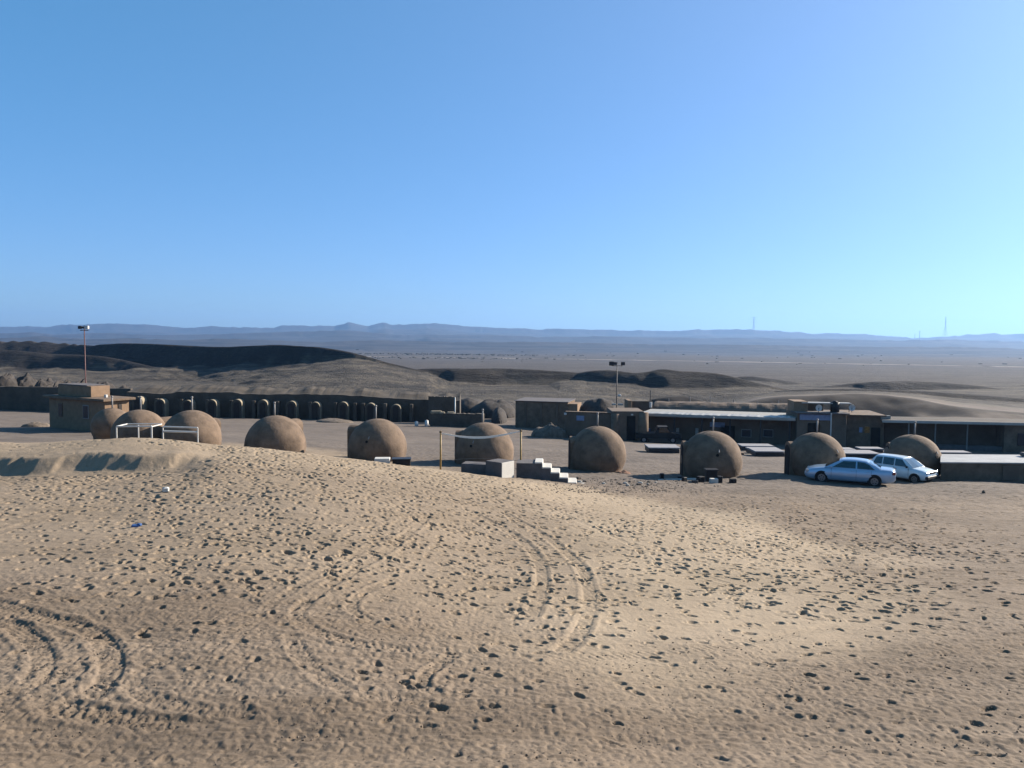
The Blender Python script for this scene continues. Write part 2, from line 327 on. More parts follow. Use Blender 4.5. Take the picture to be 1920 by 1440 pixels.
def window(x, y, ext):
    r = math.hypot(x, y); a = math.atan2(x, y); da = ext / max(r, 1)
    i0, i1 = np.searchsorted(rad, [r - ext, r + ext]); j0, j1 = np.searchsorted(AZ, [a - da, a + da])
    return slice(i0, i1), slice(j0, j1)
# small relief of the sand, then tyre tracks and footprints pressed into it
xn, yn = XX[:NEARi], YY[:NEARi]
rel = np.abs(fbm(xn / 1.1 + .4 * fbm(xn / 3, yn / 3, 2, 71), yn / .55, 3, 31)) * -.030 + fbm(xn / .35, yn / .2, 2, 41) * .009 + .008
rel += fbm(xn / .12, yn / .12, 2, 47) * .006
rel += fbm(xn / 1.3, yn / .14, 2, 48) * .014 + np.abs(fbm(xn / .11, yn / .10, 2, 49)) * .040 * (1 - sstep(11, 20, yn)) + np.abs(fbm(xn / .42, yn / .25, 2, 53)) * .035 * sstep(11, 20, yn) * (1 + .9 * sstep(26, 34, yn))
SAND = np.zeros_like(XX)
# pale loose sand: traced lobe of the dune, in plan
lobe = [(-200,820),(500,835),(700,856),(880,884),(1000,905),(1110,920),(1280,948),(1450,980),(1600,1030),(1660,1090),(1600,1150),(1400,1200),(1150,1235),(900,1190),(700,1130),(400,1100),(200,1040),(-200,1060)]
lx, ly, ok = pix_ground(np.array([p[0] for p in lobe], float), np.array([p[1] for p in lobe], float))
def poly_sd(px, py, vx, vy):                      # signed distance to polygon, + inside
    d = np.full(px.shape, 1e9); ins = np.zeros(px.shape, bool); n = len(vx)
    for i in range(n):
        ax, ay, bx, by = vx[i], vy[i], vx[(i + 1) % n], vy[(i + 1) % n]
        ex, ey = bx - ax, by - ay; t = np.clip(((px - ax) * ex + (py - ay) * ey) / (ex * ex + ey * ey), 0, 1)
        d = np.minimum(d, (px - ax - t * ex) ** 2 + (py - ay - t * ey) ** 2)
        c = ((ay > py) != (by > py)) & (px < (bx - ax) * (py - ay) / (by - ay + 1e-12) + ax); ins ^= c
    return np.where(ins, 1, -1) * np.sqrt(d)
sd = poly_sd(xn, yn, lx, ly)
SAND[:NEARi] = sstep(-2.4, 1.6, sd + fbm(xn / 2.5, yn / 2.5, 4, 55) * 2.8) * np.clip(.42 + .58 * sstep(820, 1220, COLg[:NEARi] + 300 * fbm(xn / 4, yn / 4, 3, 66)) + .35 * sstep(27, 31, yn), 0, 1)
wind = .35 + .65 * (1 - SAND[:NEARi])
ZZ[:NEARi] += rel * sstep(3, 7, rad[:NEARi])[:, None] * wind
TR = [  # tyre tracks (points on the photograph), half width, depth, tread
 ([(-60,1128),(0,1137),(60,1155),(130,1170),(180,1195),(205,1230),(207,1262),(190,1290),(150,1318),(110,1338)], .17, .06, 1),
 ([(-60,1150),(0,1163),(40,1187),(70,1215),(80,1245),(65,1275),(30,1302),(-30,1330)], .16, .05, 1),
 ([(178,1235),(130,1250),(98,1275),(86,1300),(100,1325),(150,1338),(220,1350),(320,1365)], .17, .05, 1),
 ([(160,1250),(135,1275),(128,1300),(140,1322)], .08, .035, 0),
 ([(800,970),(745,1018),(690,1055),(610,1103),(562,1143),(560,1165),(610,1192),(690,1212),(780,1222)], .13, .04, 1),
 ([(770,960),(700,1020),(640,1055),(560,1100),(500,1140)], .10, .025, 1),
 ([(880,958),(930,985),(975,1012),(1005,1045),(1016,1080),(1010,1120),(996,1155)], .15, .05, 1),
 ([(950,965),(1010,1000),(1060,1035),(1092,1070),(1104,1110),(1102,1150),(1085,1190),(1055,1222)], .15, .045, 1),
 ([(735,1090),(690,1108),(662,1130),(664,1150),(700,1170)], .11, .04, 1),
 ([(560,1128),(440,1165),(330,1200),(230,1228),(120,1270),(20,1310)], .13, .02, 1),
 ([(600,1118),(460,1180),(330,1225),(250,1262)], .10, .018, 1),
 ([(330,1238),(275,1258),(246,1284),(280,1312),(350,1332),(460,1345)], .13, .035, 1),
 ([(545,1198),(570,1238),(612,1278),(670,1302),(760,1310)], .12, .03, 1),
 ([(850,1232),(805,1262),(792,1288),(815,1300)], .10, .05, 1),
 ([(1010,940),(1100,985),(1200,1030),(1300,1075),(1420,1110)], .10, .022, 1),
 ([(1330,1068),(1400,1062),(1465,1035)], .10, .02, 0),
 ([(1050,1240),(1250,1225),(1500,1190),(1750,1120)], .16, .022, 1),
 ([(-40,1010),(60,980),(160,950),(260,930)], .16, .025, 1)]
for pts, hw, dep, tread in TR:
    dep *= .42
    q = np.array(pts, float); tt = np.linspace(0, len(q) - 1, (len(q) - 1) * 8 + 1)
    # Catmull-Rom through the points
    def cr(t):
        i = int(min(t, len(q) - 1.0001)); f = t - i
        p0, p1, p2, p3 = q[max(i - 1, 0)], q[i], q[min(i + 1, len(q) - 1)], q[min(i + 2, len(q) - 1)]
        return .5 * ((2 * p1) + (-p0 + p2) * f + (2 * p0 - 5 * p1 + 4 * p2 - p3) * f * f + (-p0 + 3 * p1 - 3 * p2 + p3) * f ** 3)
    pp = np.array([cr(t) for t in tt]); gx, gy, ok = pix_ground(pp[:, 0], pp[:, 1])
    seg = np.hypot(np.diff(gx), np.diff(gy)); S0 = np.concatenate([[0], np.cumsum(seg)])
    acc = {}
    DM = np.zeros((NEARi, NA), np.float32); best = np.full((NEARi, NA), 9e9, np.float32)
    i_lo, i_hi = np.searchsorted(rad, [np.hypot(gx, gy).min() - 1, np.hypot(gx, gy).max() + 1])
    a_ = np.arctan2(gx, gy); j_lo, j_hi = np.searchsorted(AZ, [a_.min() - .12, a_.max() + .12])
    for k in range(len(gx) - 1):
        L = seg[k]
        if L < 1e-4 or L > 3: continue
        mx, my = (gx[k] + gx[k + 1]) / 2, (gy[k] + gy[k + 1]) / 2
        si, sj = window(mx, my, L / 2 + hw * 2.6)
        if si.stop > NEARi or si.stop <= si.start or sj.stop <= sj.start: continue
        wx, wy = XX[si, sj], YY[si, sj]; ex, ey = (gx[k + 1] - gx[k]) / L, (gy[k + 1] - gy[k]) / L
        u = (wx - gx[k]) * ex + (wy - gy[k]) * ey; uc = np.clip(u, 0, L)
        v = -(wx - gx[k] - uc * ex) * ey + (wy - gy[k] - uc * ey) * ex
        dd = np.hypot(wx - gx[k] - uc * ex, wy - gy[k] - uc * ey)
        n = dd / hw
        f = -(1 - sstep(.75, 1.05, n)) * dep
        f = f + .65 * dep * np.exp(-((n - 1.45) / .28) ** 2)
        if tread: f = f + (1 - sstep(.7, .95, n)) * .35 * dep * np.sign(np.sin((S0[k] + uc) * 2 * math.pi / .11 + v * 14))
        b_ = best[si, sj]; upd = dd < b_
        best[si, sj] = np.where(upd, dd, b_); DM[si, sj] = np.where(upd, f, DM[si, sj])
    var = .7 + .6 * (fbm(XX[:NEARi] / .8, YY[:NEARi] / .8, 2, 91) + .2)
    ZZ[:NEARi] += DM * np.clip(var, .15, 1.4)
def stamp(x, y, hd, L, W, D):
    if y < 13: L *= .8; W *= .8
    si, sj = window(x, y, L * 1.7)
    if si.stop > NEARi or si.stop <= si.start or sj.stop <= sj.start: return
    wx = XX[si, sj] - x; wy = YY[si, sj] - y; c, s = math.cos(hd), math.sin(hd)
    u = (wx * c + wy * s) / L; v = (-wx * s + wy * c) / W
    n = np.sqrt(u * u + v * v) + .15 * vnoise(wx * 9 + x * 3, wy * 9 + y * 5, 3)
    heel = 1 + .35 * np.clip(u, -1, 1)
    if y < 14: D *= .55 + .45 * max(0, y - 8) / 6
    ZZ[si, sj] += -(1 - sstep(.65, 1.0, n)) * D * heel + .13 * D * np.exp(-((n - 1.35) / .3) ** 2) * (1 + .6 * u)
BL = [ # clusters of footprints: centre, spread (photo pixels), seeds, scale
 (700,925,230,45,90,1),(620,1045,260,55,85,1),(230,1080,190,45,46,1),(90,925,130,28,44,1),(130,903,140,8,80,1.0),(880,1090,150,90,50,1.05),
 (1080,955,190,38,70,1),(1350,1050,190,95,60,1.05),(1600,1035,150,55,95,.85),(1700,1110,110,60,40,1),(1000,1170,60,60,26,1.15),
 (455,862,70,24,60,1.2),(420,845,60,10,20,1.0),(1500,1000,170,40,80,.85),(820,905,120,22,46,1),(350,960,300,40,30,.9),
 (1780,1400,130,45,64,.85),(1560,1330,200,60,40,.8),(700,1280,420,80,60,1.1),(300,1200,250,60,24,1.2),(1200,1330,400,60,30,1.2),(1000,1000,600,120,110,.9),
 (1500,1150,250,50,36,1.1),(200,842,220,8,40,.7),(640,870,150,12,40,.8)]
sx, sy, scs = [], [], []
for cx, cy, wx_, wy_, n, s_ in BL:
    n = int(n * (2.3 if cy < 1060 else 1.25 if cy < 1180 else .5)); sx += list(cx + RS.randn(n) * wx_); sy += list(cy + RS.randn(n) * wy_); scs += [s_] * n
sx = np.array(sx); sy = np.array(sy); scs = np.array(scs)
keep = (sy < 1500) & (sy > horizon(sx) + 190) & (sx > -150) & (sx < 2070)
sx, sy, scs = sx[keep], sy[keep], scs[keep]
gx, gy, ok = pix_ground(sx, sy)
for x0, y0, o_, s_ in zip(gx, gy, ok, scs):
    if not o_ or y0 > 37: continue
    hd = random.choice([0.2, 2.7, .9, 1.8, -.3, 3.3]) + random.gauss(0, .5); x, y = x0, y0
    deep = .12 + .95 * random.random() ** 1.5
    for k in range(random.randint(1, 7 if y0 > 16 else 3)):
        hd += random.gauss(0, .12); side = .13 if k % 2 else -.13
        x += math.cos(hd) * .62; y += math.sin(hd) * .62
        if y < 6 or y > 38 or (27.6 < y < 30.5 and x < -11.5): break
        stamp(x - math.sin(hd) * side, y + math.cos(hd) * side, hd + random.gauss(0, .2), .108 * s_ * random.uniform(.6, 1.3), .066 * s_ * random.uniform(.8, 1.3), .085 * deep * random.uniform(.5, 1.25))
for _ in range(2600):
    x = random.gauss(0, 9); y = random.uniform(13, 36)
    stamp(x, y, random.gauss(0, .9), random.uniform(.05, .13), random.uniform(.03, .06), random.uniform(.012, .05))
for _ in range(500):                              # shallow, half blown-over marks everywhere
    x = random.uniform(-24, 28); y = random.uniform(6.5, 38)
    stamp(x, y, random.uniform(0, 6.28), random.uniform(.07, .2), random.uniform(.05, .12), random.uniform(.012, .045))
# masks beyond the mound
far_y = YY > 60
ground_vals = SAND
me = bpy.data.meshes.new('ground')
nv = NR * NA; co = np.stack([XX, YY, ZZ], -1).reshape(-1, 3).astype(np.float32)
ii = np.arange(NR - 1)[:, None] * NA; jj = np.arange(NA)[None]; jn = (jj + 1) % NA
q = np.stack([ii + jj, ii + jn, ii + NA + jn, ii + NA + jj], -1).reshape(-1, 4)[:, ::-1].astype(np.int32)
me.vertices.add(nv); me.vertices.foreach_set('co', co.ravel())
me.loops.add(q.size); me.loops.foreach_set('vertex_index', q.ravel())
me.polygons.add(len(q)); me.polygons.foreach_set('loop_start', np.arange(0, q.size, 4, dtype=np.int32))
try: me.polygons.foreach_set('loop_total', np.full(len(q), 4, np.int32))
except Exception: pass
me.polygons.foreach_set('use_smooth', np.ones(len(q), bool))
for nm, arr in (('sand', SAND), ('stony_shade', KK)):
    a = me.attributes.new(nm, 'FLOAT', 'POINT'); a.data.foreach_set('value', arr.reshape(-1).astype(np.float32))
me.update(calc_edges=True)
ground = bpy.data.objects.new('ground', me); sc.collection.objects.link(ground)
tag(ground, None, None, kind='structure')
del co, q

def ground_material():
    m = bpy.data.materials.new('desert_ground'); m.use_nodes = True; t = m.node_tree; L = t.links.new
    b = t.nodes['Principled BSDF']; b.inputs['Roughness'].default_value = .95; b.inputs['Specular IOR Level'].default_value = .15
    geo = t.nodes.new('ShaderNodeNewGeometry')
    def mp(sx, sy, sz=1):
        n = t.nodes.new('ShaderNodeMapping'); n.vector_type = 'POINT'; n.inputs['Scale'].default_value = (sx, sy, sz); L(geo.outputs['Position'], n.inputs['Vector']); return n.outputs[0]
    def noise(vec, s=1, det=5, rough=.6, dist=0):
        n = t.nodes.new('ShaderNodeTexNoise'); n.inputs['Scale'].default_value = s; n.inputs['Detail'].default_value = det; n.inputs['Roughness'].default_value = rough; n.inputs['Distortion'].default_value = dist; L(vec, n.inputs['Vector']); return n.outputs['Fac']
    def ramp(f, p0, p1, c0=(0, 0, 0, 1), c1=(1, 1, 1, 1)):
        n = t.nodes.new('ShaderNodeValToRGB'); e = n.color_ramp.elements; e[0].position = p0; e[1].position = p1; e[0].color = c0; e[1].color = c1; L(f, n.inputs['Fac']); return n.outputs['Color']
    def mix(f, a, c, mode='MIX'):
        n = t.nodes.new('ShaderNodeMixRGB'); n.blend_type = mode
        for s_, v in ((0, f), (1, a), (2, c)):
            if isinstance(v, (int, float)): n.inputs[s_].default_value = v
            elif isinstance(v, tuple): n.inputs[s_].default_value = (*v, 1)
            else: L(v, n.inputs[s_])
        return n.outputs[0]
    def attr(nm):
        n = t.nodes.new('ShaderNodeAttribute'); n.attribute_name = nm; return n.outputs['Fac']
    def mth(op, a, c, clamp=True):
        n = t.nodes.new('ShaderNodeMath'); n.operation = op; n.use_clamp = clamp
        for s_, v in ((0, a), (1, c)):
            if isinstance(v, (int, float)): n.inputs[s_].default_value = v
            else: L(v, n.inputs[s_])
        return n.outputs[0]
    sep = t.nodes.new('ShaderNodeSeparateXYZ'); L(geo.outputs['Position'], sep.inputs[0]); Y = sep.outputs[1]
    sand, stony_shade = attr('sand'), attr('stony_shade')
    pos = mp(1, 1)
    soil = mix(ramp(noise(pos, .22, 6), .35, .66), (.235, .185, .14), (.32, .25, .185))
    soil = mix(ramp(noise(mp(.12, .5), 1, 6, .65, .6), .42, .62), soil, (.355, .285, .22))
    gravel = ramp(noise(pos, 9, 4, .7), .52, .66); soil = mix(mth('MULTIPLY', gravel, .45), soil, (.17, .135, .11))
    speck = t.nodes.new('ShaderNodeTexVoronoi'); speck.inputs['Scale'].default_value = 11; L(pos, speck.inputs['Vector'])
    soil = mix(mth('MULTIPLY', ramp(speck.outputs['Distance'], .1, .22, (1, 1, 1, 1), (0, 0, 0, 1)), ramp(noise(pos, 1.3, 3), .5, .6)), soil, (.13, .105, .09))
    sandc = mix(ramp(noise(pos, .35, 6), .35, .68), (.455, .37, .27), (.565, .465, .35))
    sandc = mix(mth('MULTIPLY', ramp(noise(mp(.7, 2.2), 2, 5, .7, .5), .5, .68), .35), sandc, (.36, .285, .205))
    c = mix(sand, soil, sandc)
    # courtyard and plain: greyer, trampled
    court = mix(ramp(noise(mp(.05, .22), 1, 6, .65), .38, .62), (.215, .185, .165), (.285, .245, .215))
    court = mix(mth('MULTIPLY', ramp(noise(mp(.8, 2.2), 1, 7, .8), .46, .66), .7), court, (.12, .10, .088))
    c = mix(mth('MULTIPLY', ramp(mth('DIVIDE', Y, 100), .33, .42), mth('SUBTRACT', 1, sand)), c, court)
    # hills: dark gravel with painted shade on the steep faces, pale sand at their foot
    plain = mix(ramp(noise(mp(.012, .05), 1, 7, .7), .4, .62), (.105, .094, .088), (.155, .136, .124))
    foot = mix(ramp(noise(mp(.03, .085), 1, 8, .82), .42, .62), (.058, .054, .051), (.20, .175, .143))
    c = mix(ramp(mth('DIVIDE', Y, 200), .55, .68), c, foot)
    c = mix(ramp(mth('DIVIDE', Y, 1000), .28, .40), c, plain)
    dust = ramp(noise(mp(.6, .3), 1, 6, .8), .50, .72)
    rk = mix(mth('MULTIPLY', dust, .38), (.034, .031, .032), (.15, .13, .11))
    c = mix(stony_shade, c, rk)
    # far desert: bands of dark rock and pale flats
    fd = mix(ramp(noise(mp(.0011, .0035), 1, 8, .62, .4), .44, .56), (.10, .092, .095), (.022, .024, .030))
    fdm = mth('MULTIPLY', ramp(mth('DIVIDE', Y, 10000), .17, .26), mth('SUBTRACT', 1, mth('MULTIPLY', stony_shade, .6)))
    c = mix(fdm, c, fd)
    c = mix(1.0, c, (.54, .515, .475), 'MULTIPLY')
    L(c, b.inputs['Base Color'])
    # grain and pebbles
    bp = t.nodes.new('ShaderNodeBump'); bp.inputs['Strength'].default_value = .9; bp.inputs['Distance'].default_value = .035
    h = mix(.5, noise(pos, 14, 6, .75), noise(pos, 3.2, 5, .7)); L(h, bp.inputs['Height'])
    bp2 = t.nodes.new('ShaderNodeBump'); bp2.inputs['Distance'].default_value = 2.2
    L(mth('MULTIPLY', ramp(mth('DIVIDE', Y, 200), .55, .8), .8), bp2.inputs['Strength']); L(noise(mp(.16, .10), 1, 7, .75), bp2.inputs['Height'])
    L(bp.outputs[0], bp2.inputs['Normal']); L(bp2.outputs[0], b.inputs['Normal'])
    return m
me.materials.append(ground_material())

# ================================================================ mud domes
def lump(u, v, r, amp, seed):
    return 1 + amp * (vnoise(np.array([u * 1.7]), np.array([v * 1.7]), seed)[0])
def make_dome(px, base_d, rpx, top_y, face, label, porch_len=.55, seed=0, pipe=1.0, lean=0, porch_w=1.0, vent=True, ledge=False):
    g = G(px, base_d); r = rpx / FPX * base_d
    ztop = float(zpix(px, top_y, base_d)); H = ztop - g.z
    t = thing('mud_dome_hut', label, 'dome hut', (g.x, g.y, g.z), 0, 'mud domes in a row beyond the sand mound')
    zc = H - r * .985                                # centre of the ball
    mb = MB(); ns, nr = 72, 34; vs = []
    amin = math.asin(max(-.95, min(0, -(zc + .35) / r)))
    for i in range(nr + 1):
        a = amin + (math.pi / 2 - amin) * i / nr
        for j in range(ns):
            th = 2 * math.pi * j / ns
            k = 1 + .018 * vnoise(np.array([math.cos(th) * 2 + 7]), np.array([math.sin(th) * 2 + a * 2]), seed)[0] * 2 + .006 * vnoise(np.array([math.cos(th) * 9 + 7]), np.array([math.sin(th) * 9 + a * 7]), seed + 3)[0] * 2
            if i == nr: vs.append((0, 0, zc + r * .985)); break
            rr = r * math.cos(a) * k
            if a < 0: rr = max(rr, r * .87 * k)       # lower wall stays steep
            vs.append((rr * math.cos(th), rr * math.sin(th), zc + r * math.sin(a) * .985))
    fs = []
    for i in range(nr - 1):
        for j in range(ns): fs.append((i * ns + j, i * ns + (j + 1) % ns, (i + 1) * ns + (j + 1) % ns, (i + 1) * ns + j))
    top = len(vs) - 1
    for j in range(ns): fs.append(((nr - 1) * ns + j, (nr - 1) * ns + (j + 1) % ns, top))
    mb.add(vs, fs); mb.build('shell', M['mud'], t, True)
    # porch: a blunt arched box facing "face" (degrees, 0 = +X)
    fa = R(face); hw = porch_w / 2; ph = min(2.02, H - .35); pts = []
    for k in range(9):
        a = math.pi * k / 8; pts.append((hw * math.cos(a), ph - .34 + .34 * math.sin(a)))
    pts = [(hw, -.3)] + pts + [(-hw, -.3)]
    def tf(p):
        x, y, z = p; return (math.cos(fa) * y + math.sin(fa) * x, math.sin(fa) * y - math.cos(fa) * x, z)
    y1 = r * .92 + porch_len
    pm = MB().prism(pts, r * .45, y1, tf); po = pm.build('porch', M['mud'], t)
    dpts = [(.40, .02), (.40, ph - .42), (.28, ph - .28), (0, ph - .2), (-.28, ph - .28), (-.40, ph - .42), (-.40, .02)]
    d = MB().prism(dpts, y1 - .02, y1 + .035, tf).build('door', M['dark'], po)
    if pipe:
        ox, oy = random.uniform(-.12, .12), random.uniform(-.12, .12)
        p = MB().tube((ox, oy, H - .15), (ox + lean, oy, H + .78 * pipe), .05, .045, 10)
        p.tube((ox + lean, oy, H + .78 * pipe - .06), (ox + lean, oy, H + .78 * pipe + .03), .075, .06, 10)
        p.build('vent_pipe', M['grey'], t, True)
    if vent:                                         # a small round air hole on the side towards us
        a = R(-90 + vent); e = R(18)
        n = Vector((math.cos(a) * math.cos(e), math.sin(a) * math.cos(e), math.sin(e))); c = Vector((0, 0, zc)) + n * r * .985
        MB().tube(c - n * .05, c + n * .05, .085, .08, 10).build('air_hole', M['dark'], t)
        MB().tube(c + Vector((.09, 0, .16)), c + Vector((.1, 0, .34)) - n * .1, .035, .03, 8).build('spout', M['grey'], t)
    if ledge:
        MB().box((r * .97, -.25, zc + .45), (.22, .35, .12), 0, .03).build('ledge', M['mud'], t)
    return t
make_dome(210, 51, 36, 765, 60, 'mud dome hut mostly hidden behind another dome, beside the flat-roofed guardhouse', seed=1, vent=False)
make_dome(262, 46.5, 49, 768, 50, 'mud dome hut behind the taller white metal frame with four uprights', seed=2, vent=False)
make_dome(360, 46, 53, 769, 66, 'mud dome hut behind the longer white metal frame', .3, seed=3, vent=False)
make_dome(517, 46, 56, 779, 67, 'mud dome hut with a dark porch corner at its right, standing alone between two gaps', .32, seed=4, vent=False)
make_dome(708, 46.5, 55, 785, 164, 'mud dome hut with a small hooked spout, behind the white slab and black box', .14, seed=5, vent=-12)
make_dome(908, 46.5, 56.5, 792, 176, 'mud dome hut behind the volleyball net', .05, seed=6, vent=-25)
make_dome(1120, 45.8, 53.5, 799, 182, 'mud dome hut with a crumbling rusty base, right of the concrete stairs', .12, seed=7, vent=False)
make_dome(1333, 45, 56.5, 808, 178, 'widest mud dome hut with a ledge on its right flank, behind the scattered blocks', .1, seed=8, vent=-3, ledge=True)
make_dome(1529, 45.5, 53, 811, 179, 'mud dome hut with an open dark doorway, behind the silver-blue saloon car', .16, seed=9, vent=22)
make_dome(1709, 46.8, 52, 815, 168, 'mud dome hut behind the white hatchback car, rightmost of the domes', -.15, seed=10, vent=25)

def heap(name, label, cat, px, d, wpx, top_y, m, depth=None, seed=0, rough=.5, group=None, n=34, kind=None):
    g = G(px, d); wd = wpx / FPX * d / 2; H = max(.2, float(zpix(px, top_y, d)) - g.z); dp = depth or wd * .8
    xs = np.linspace(-1.1, 1.1, n); U, V = np.meshgrid(xs, xs)
    rr = np.sqrt(U * U + V * V); z = np.where(rr < 1, np.sqrt(np.clip(1 - rr ** 2.2, 0, 1)), -.3) + fbm(U * 2.3 + seed * 7.7, V * 2.3, 4, seed) * rough * 1.1 * np.clip(1.1 - rr, 0, 1)
    X = U * wd; Yv = V * dp
    gz = terrain(X + g.x, Yv + g.y) - g.z
    Z = gz - .06 + np.where(rr < 1.05, z, -.3) * H
    mb = MB(); mb.add(np.stack([X, Yv, Z], -1).reshape(-1, 3).tolist(), [(i * n + j, i * n + j + 1, (i + 1) * n + j + 1, (i + 1) * n + j) for i in range(n - 1) for j in range(n - 1)])
    o = mb.build(name, m, None, False, g); tag(o, label, cat, group, kind); return o
heap('rubble_heap', 'low heap of earth and rubble lying against the foot of the arched row', 'heap', 628, 90, 70, 784, M['rubble'], 2, 3)
heap('earth_heap', 'small dark earth heap on the ground left of the guardhouse', 'heap', 68, 68, 50, 791, M['rubble'], 1.2, 5)
for i, (px, wpx, ty, d) in enumerate([(15,60,704,112),(50,54,708,114),(88,44,712,113),(120,30,712,111),(150,36,714,112),(195,60,719,113),(232,40,722,112)]):
    heap('mud_ruin', ['tall crumbled mud ruin at the far left end behind the long wall','dark lumpy ruin second from the left behind the long wall','crumbled mud ruin with a pale rubble foot behind the long wall','small round ruin nearest left of the floodlight mast','low ruin mound at the foot of the floodlight mast','long low ruin mound behind the roof block of the guardhouse','last low ruin mound before the arched row begins'][i], 'ruin', px, d, wpx, ty, M['mound'], 3, 20 + i, .38, 'crumbled mud ruins behind the long wall')
for i, (px, wpx, ty, d) in enumerate([(880,70,747,112),(925,90,750,108),(936,30,764,100),(952,60,752,113)]):
    heap('earth_mound', ['dark earth mound just right of the white post','broad dark earth mound left of the box building','small dark earth pile in front of the broad mound','dark earth mound touching the box building'][i], 'mound', px, d, wpx, ty, M['mound'], 4, 40 + i, .2, 'dark earth mounds beside the box building')
heap('vault_ruin', 'dark domed ruin standing behind the low wall with the blue sign', 'ruin', 1123, 92, 90, 744, M['mound'], 4, 51, .12)
heap('spoil_heap', 'pale flattened spoil heap in front of the box building', 'heap', 1030, 78, 70, 798, M['rubble'], 1.5, 61, .5)

M['rust'] = mat('rusty_earth', (.36, .20, .13), .95, noise=.25, nscale=3, bump=.6, bscale=8)
heap('rusty_rubble', 'reddish crumbled mud at the right foot of the dome beside the concrete stairs', 'heap', 1168, 44.6, 34, 885, M['rust'], .35, 71, .7)
# ================================================================ arched row (left, far)
def arcade():
    A = G(238, 95); B = G(862, 96.5); dx, dy = B.x - A.x, B.y - A.y; Lw = math.hypot(dx, dy); rz = math.atan2(dy, dx)
    t = thing('arched_building', 'long low mud building with a row of small arched porches', 'building', A, rz)
    zb = lambda s: ground_z(A.x + math.cos(rz) * s, A.y + math.sin(rz) * s) - A.z
    n = 160; mb = MB(); rows = []
    for i in range(n + 1):
        s = Lw * i / n; b_ = zb(s); px = 960 + FPX * (A.x + math.cos(rz) * s) / (A.y + math.sin(rz) * s)
        ty = np.interp(px, [238, 300, 330, 420, 470, 560, 640, 700, 760, 862], [727, 731, 727, 728, 731, 731, 733, 736, 741, 743]) + 3.2
        top = float(zpix(px, ty, A.y + math.sin(rz) * s)) - A.z
        bump_ = .28 * float(fbm(np.array([s / 1.3]), np.array([3.3]), 3, 7)[0])
        hump = .30 * abs(math.sin(math.pi * s / 6.4)) - .15
        rows.append([(s, 0, b_ - .5), (s, 0, top - .30 + bump_ * .5), (s, .4, top - .28 + bump_ * .5), (s, 1.7, top - .25 + .32 + bump_ + hump), (s, 3, top + .30 + bump_ + hump), (s, 4.6, top - .3 + bump_), (s, 5, b_ - .5)])
    vs = [p for r_ in rows for p in r_]; k = 7
    fs = [(i * k + j, (i + 1) * k + j, (i + 1) * k + j + 1, i * k + j + 1) for i in range(n) for j in range(k - 1)] + [tuple(range(k)), tuple(n * k + j for j in range(k - 1, -1, -1))]
    mb.add(vs, fs); mb.build('wall', M['muddk'], t)
    def s_of(px): tt_ = (px - 960) / FPX; return Lw * (tt_ * A.y - A.x) / (dx - tt_ * dy)
    def arch(mbx, s, y0, y1, hw, h, zb_, th=0):
        pts = [(s - hw, zb_ - .3)] + [(s - hw * math.cos(math.pi * q / 10), zb_ + h - hw + hw * math.sin(math.pi * q / 10)) for q in range(11)] + [(s + hw, zb_ - .3)]
        mbx.prism(pts, y0, y1)
    for px in (276, 317, 368, 413, 460, 508, 561, 605, 657, 708, 755):
        s = s_of(px) - .75; b_ = zb(s)
        hh = 2.3 + random.uniform(-.1, .1); m1 = MB(); arch(m1, s, -1.35, .2, .60, hh, b_); p = m1.build('porch', M['muddk'], t)
        m2 = MB(); arch(m2, s, -1.40, -1.349, .36, 2.05, b_ + .05); m2.build('doorway', M['door'], p)
        m3 = MB(); arch(m3, s, -1.32, .15, .63, hh + .035, b_); m3.build('sunlit_edge', M['cream'], p)  # lighter shell paints the sunlight on the arch edges
    for px in (250, 297, 343, 391, 436, 478, 522, 583, 630, 667, 682, 723, 772, 812):
        s = s_of(px); b_ = zb(s); top = float(zpix(px, np.interp(px, [238, 862], [745, 759]), A.y + math.sin(rz) * s)) - A.z
        MB().box((s, -.45, (top + b_ - .4) / 2), (.42, 1.0, top - b_ + .4), 0, .04).build('buttress', M['muddk'], t)
arcade()
# long plain wall at the far left and its pale coping
def wallseg(name, label, pxa, da, pxb, db, ya, yb, m, thick=.4, coping=None, n=24, cat='wall', jag=.05):
    A = G(pxa, da); B = G(pxb, db); dx, dy = B.x - A.x, B.y - A.y; Lw = math.hypot(dx, dy); rz = math.atan2(dy, dx)
    t = thing(name, label, cat, A, rz); rows = []
    for i in range(n + 1):
        s = Lw * i / n; f = i / n
        gz = ground_z(A.x + dx * f, A.y + dy * f) - A.z
        top = float(zpix(pxa + (pxb - pxa) * f, ya + (yb - ya) * f, A.y + dy * f)) - A.z + jag * random.uniform(-1, 1)
        rows += [(s, 0, gz - .4), (s, 0, top), (s, thick, top), (s, thick, gz - .4)]
    fs = [(i * 4 + j, i * 4 + 4 + j, i * 4 + 5 + j, i * 4 + 1 + j) for i in range(n) for j in range(3)] + [(0, 1, 2, 3), (n * 4 + 3, n * 4 + 2, n * 4 + 1, n * 4)]
    MB().add(rows, fs).build('wall', m, t)
    if coping:
        s0, s1 = coping; z = float(zpix(pxa + (pxb - pxa) * (s0 + s1) / 2, ya + (yb - ya) * (s0 + s1) / 2, A.y + dy * .5)) - A.z
        MB().box((Lw * (s0 + s1) / 2, thick / 2, z + .08), (Lw * (s1 - s0), thick + .16, .14), 0, .02).build('coping', M['sheet'], t)
    return t, Lw
wallseg('long_wall', 'long dark mud wall with a pale coping behind the guardhouse at the far left', -160, 100, 246, 98, 722, 729, M['muddk'], .5)
wallseg('low_wall', 'low mud wall with rubble on top in front of the earth mounds', 806, 88, 906, 87, 775, 776, M['muddk'], .6)
wallseg('end_wall', 'short taller mud wall between the arched row and the white post', 803, 93, 852, 92.5, 743, 744, M['muddk'], .5)
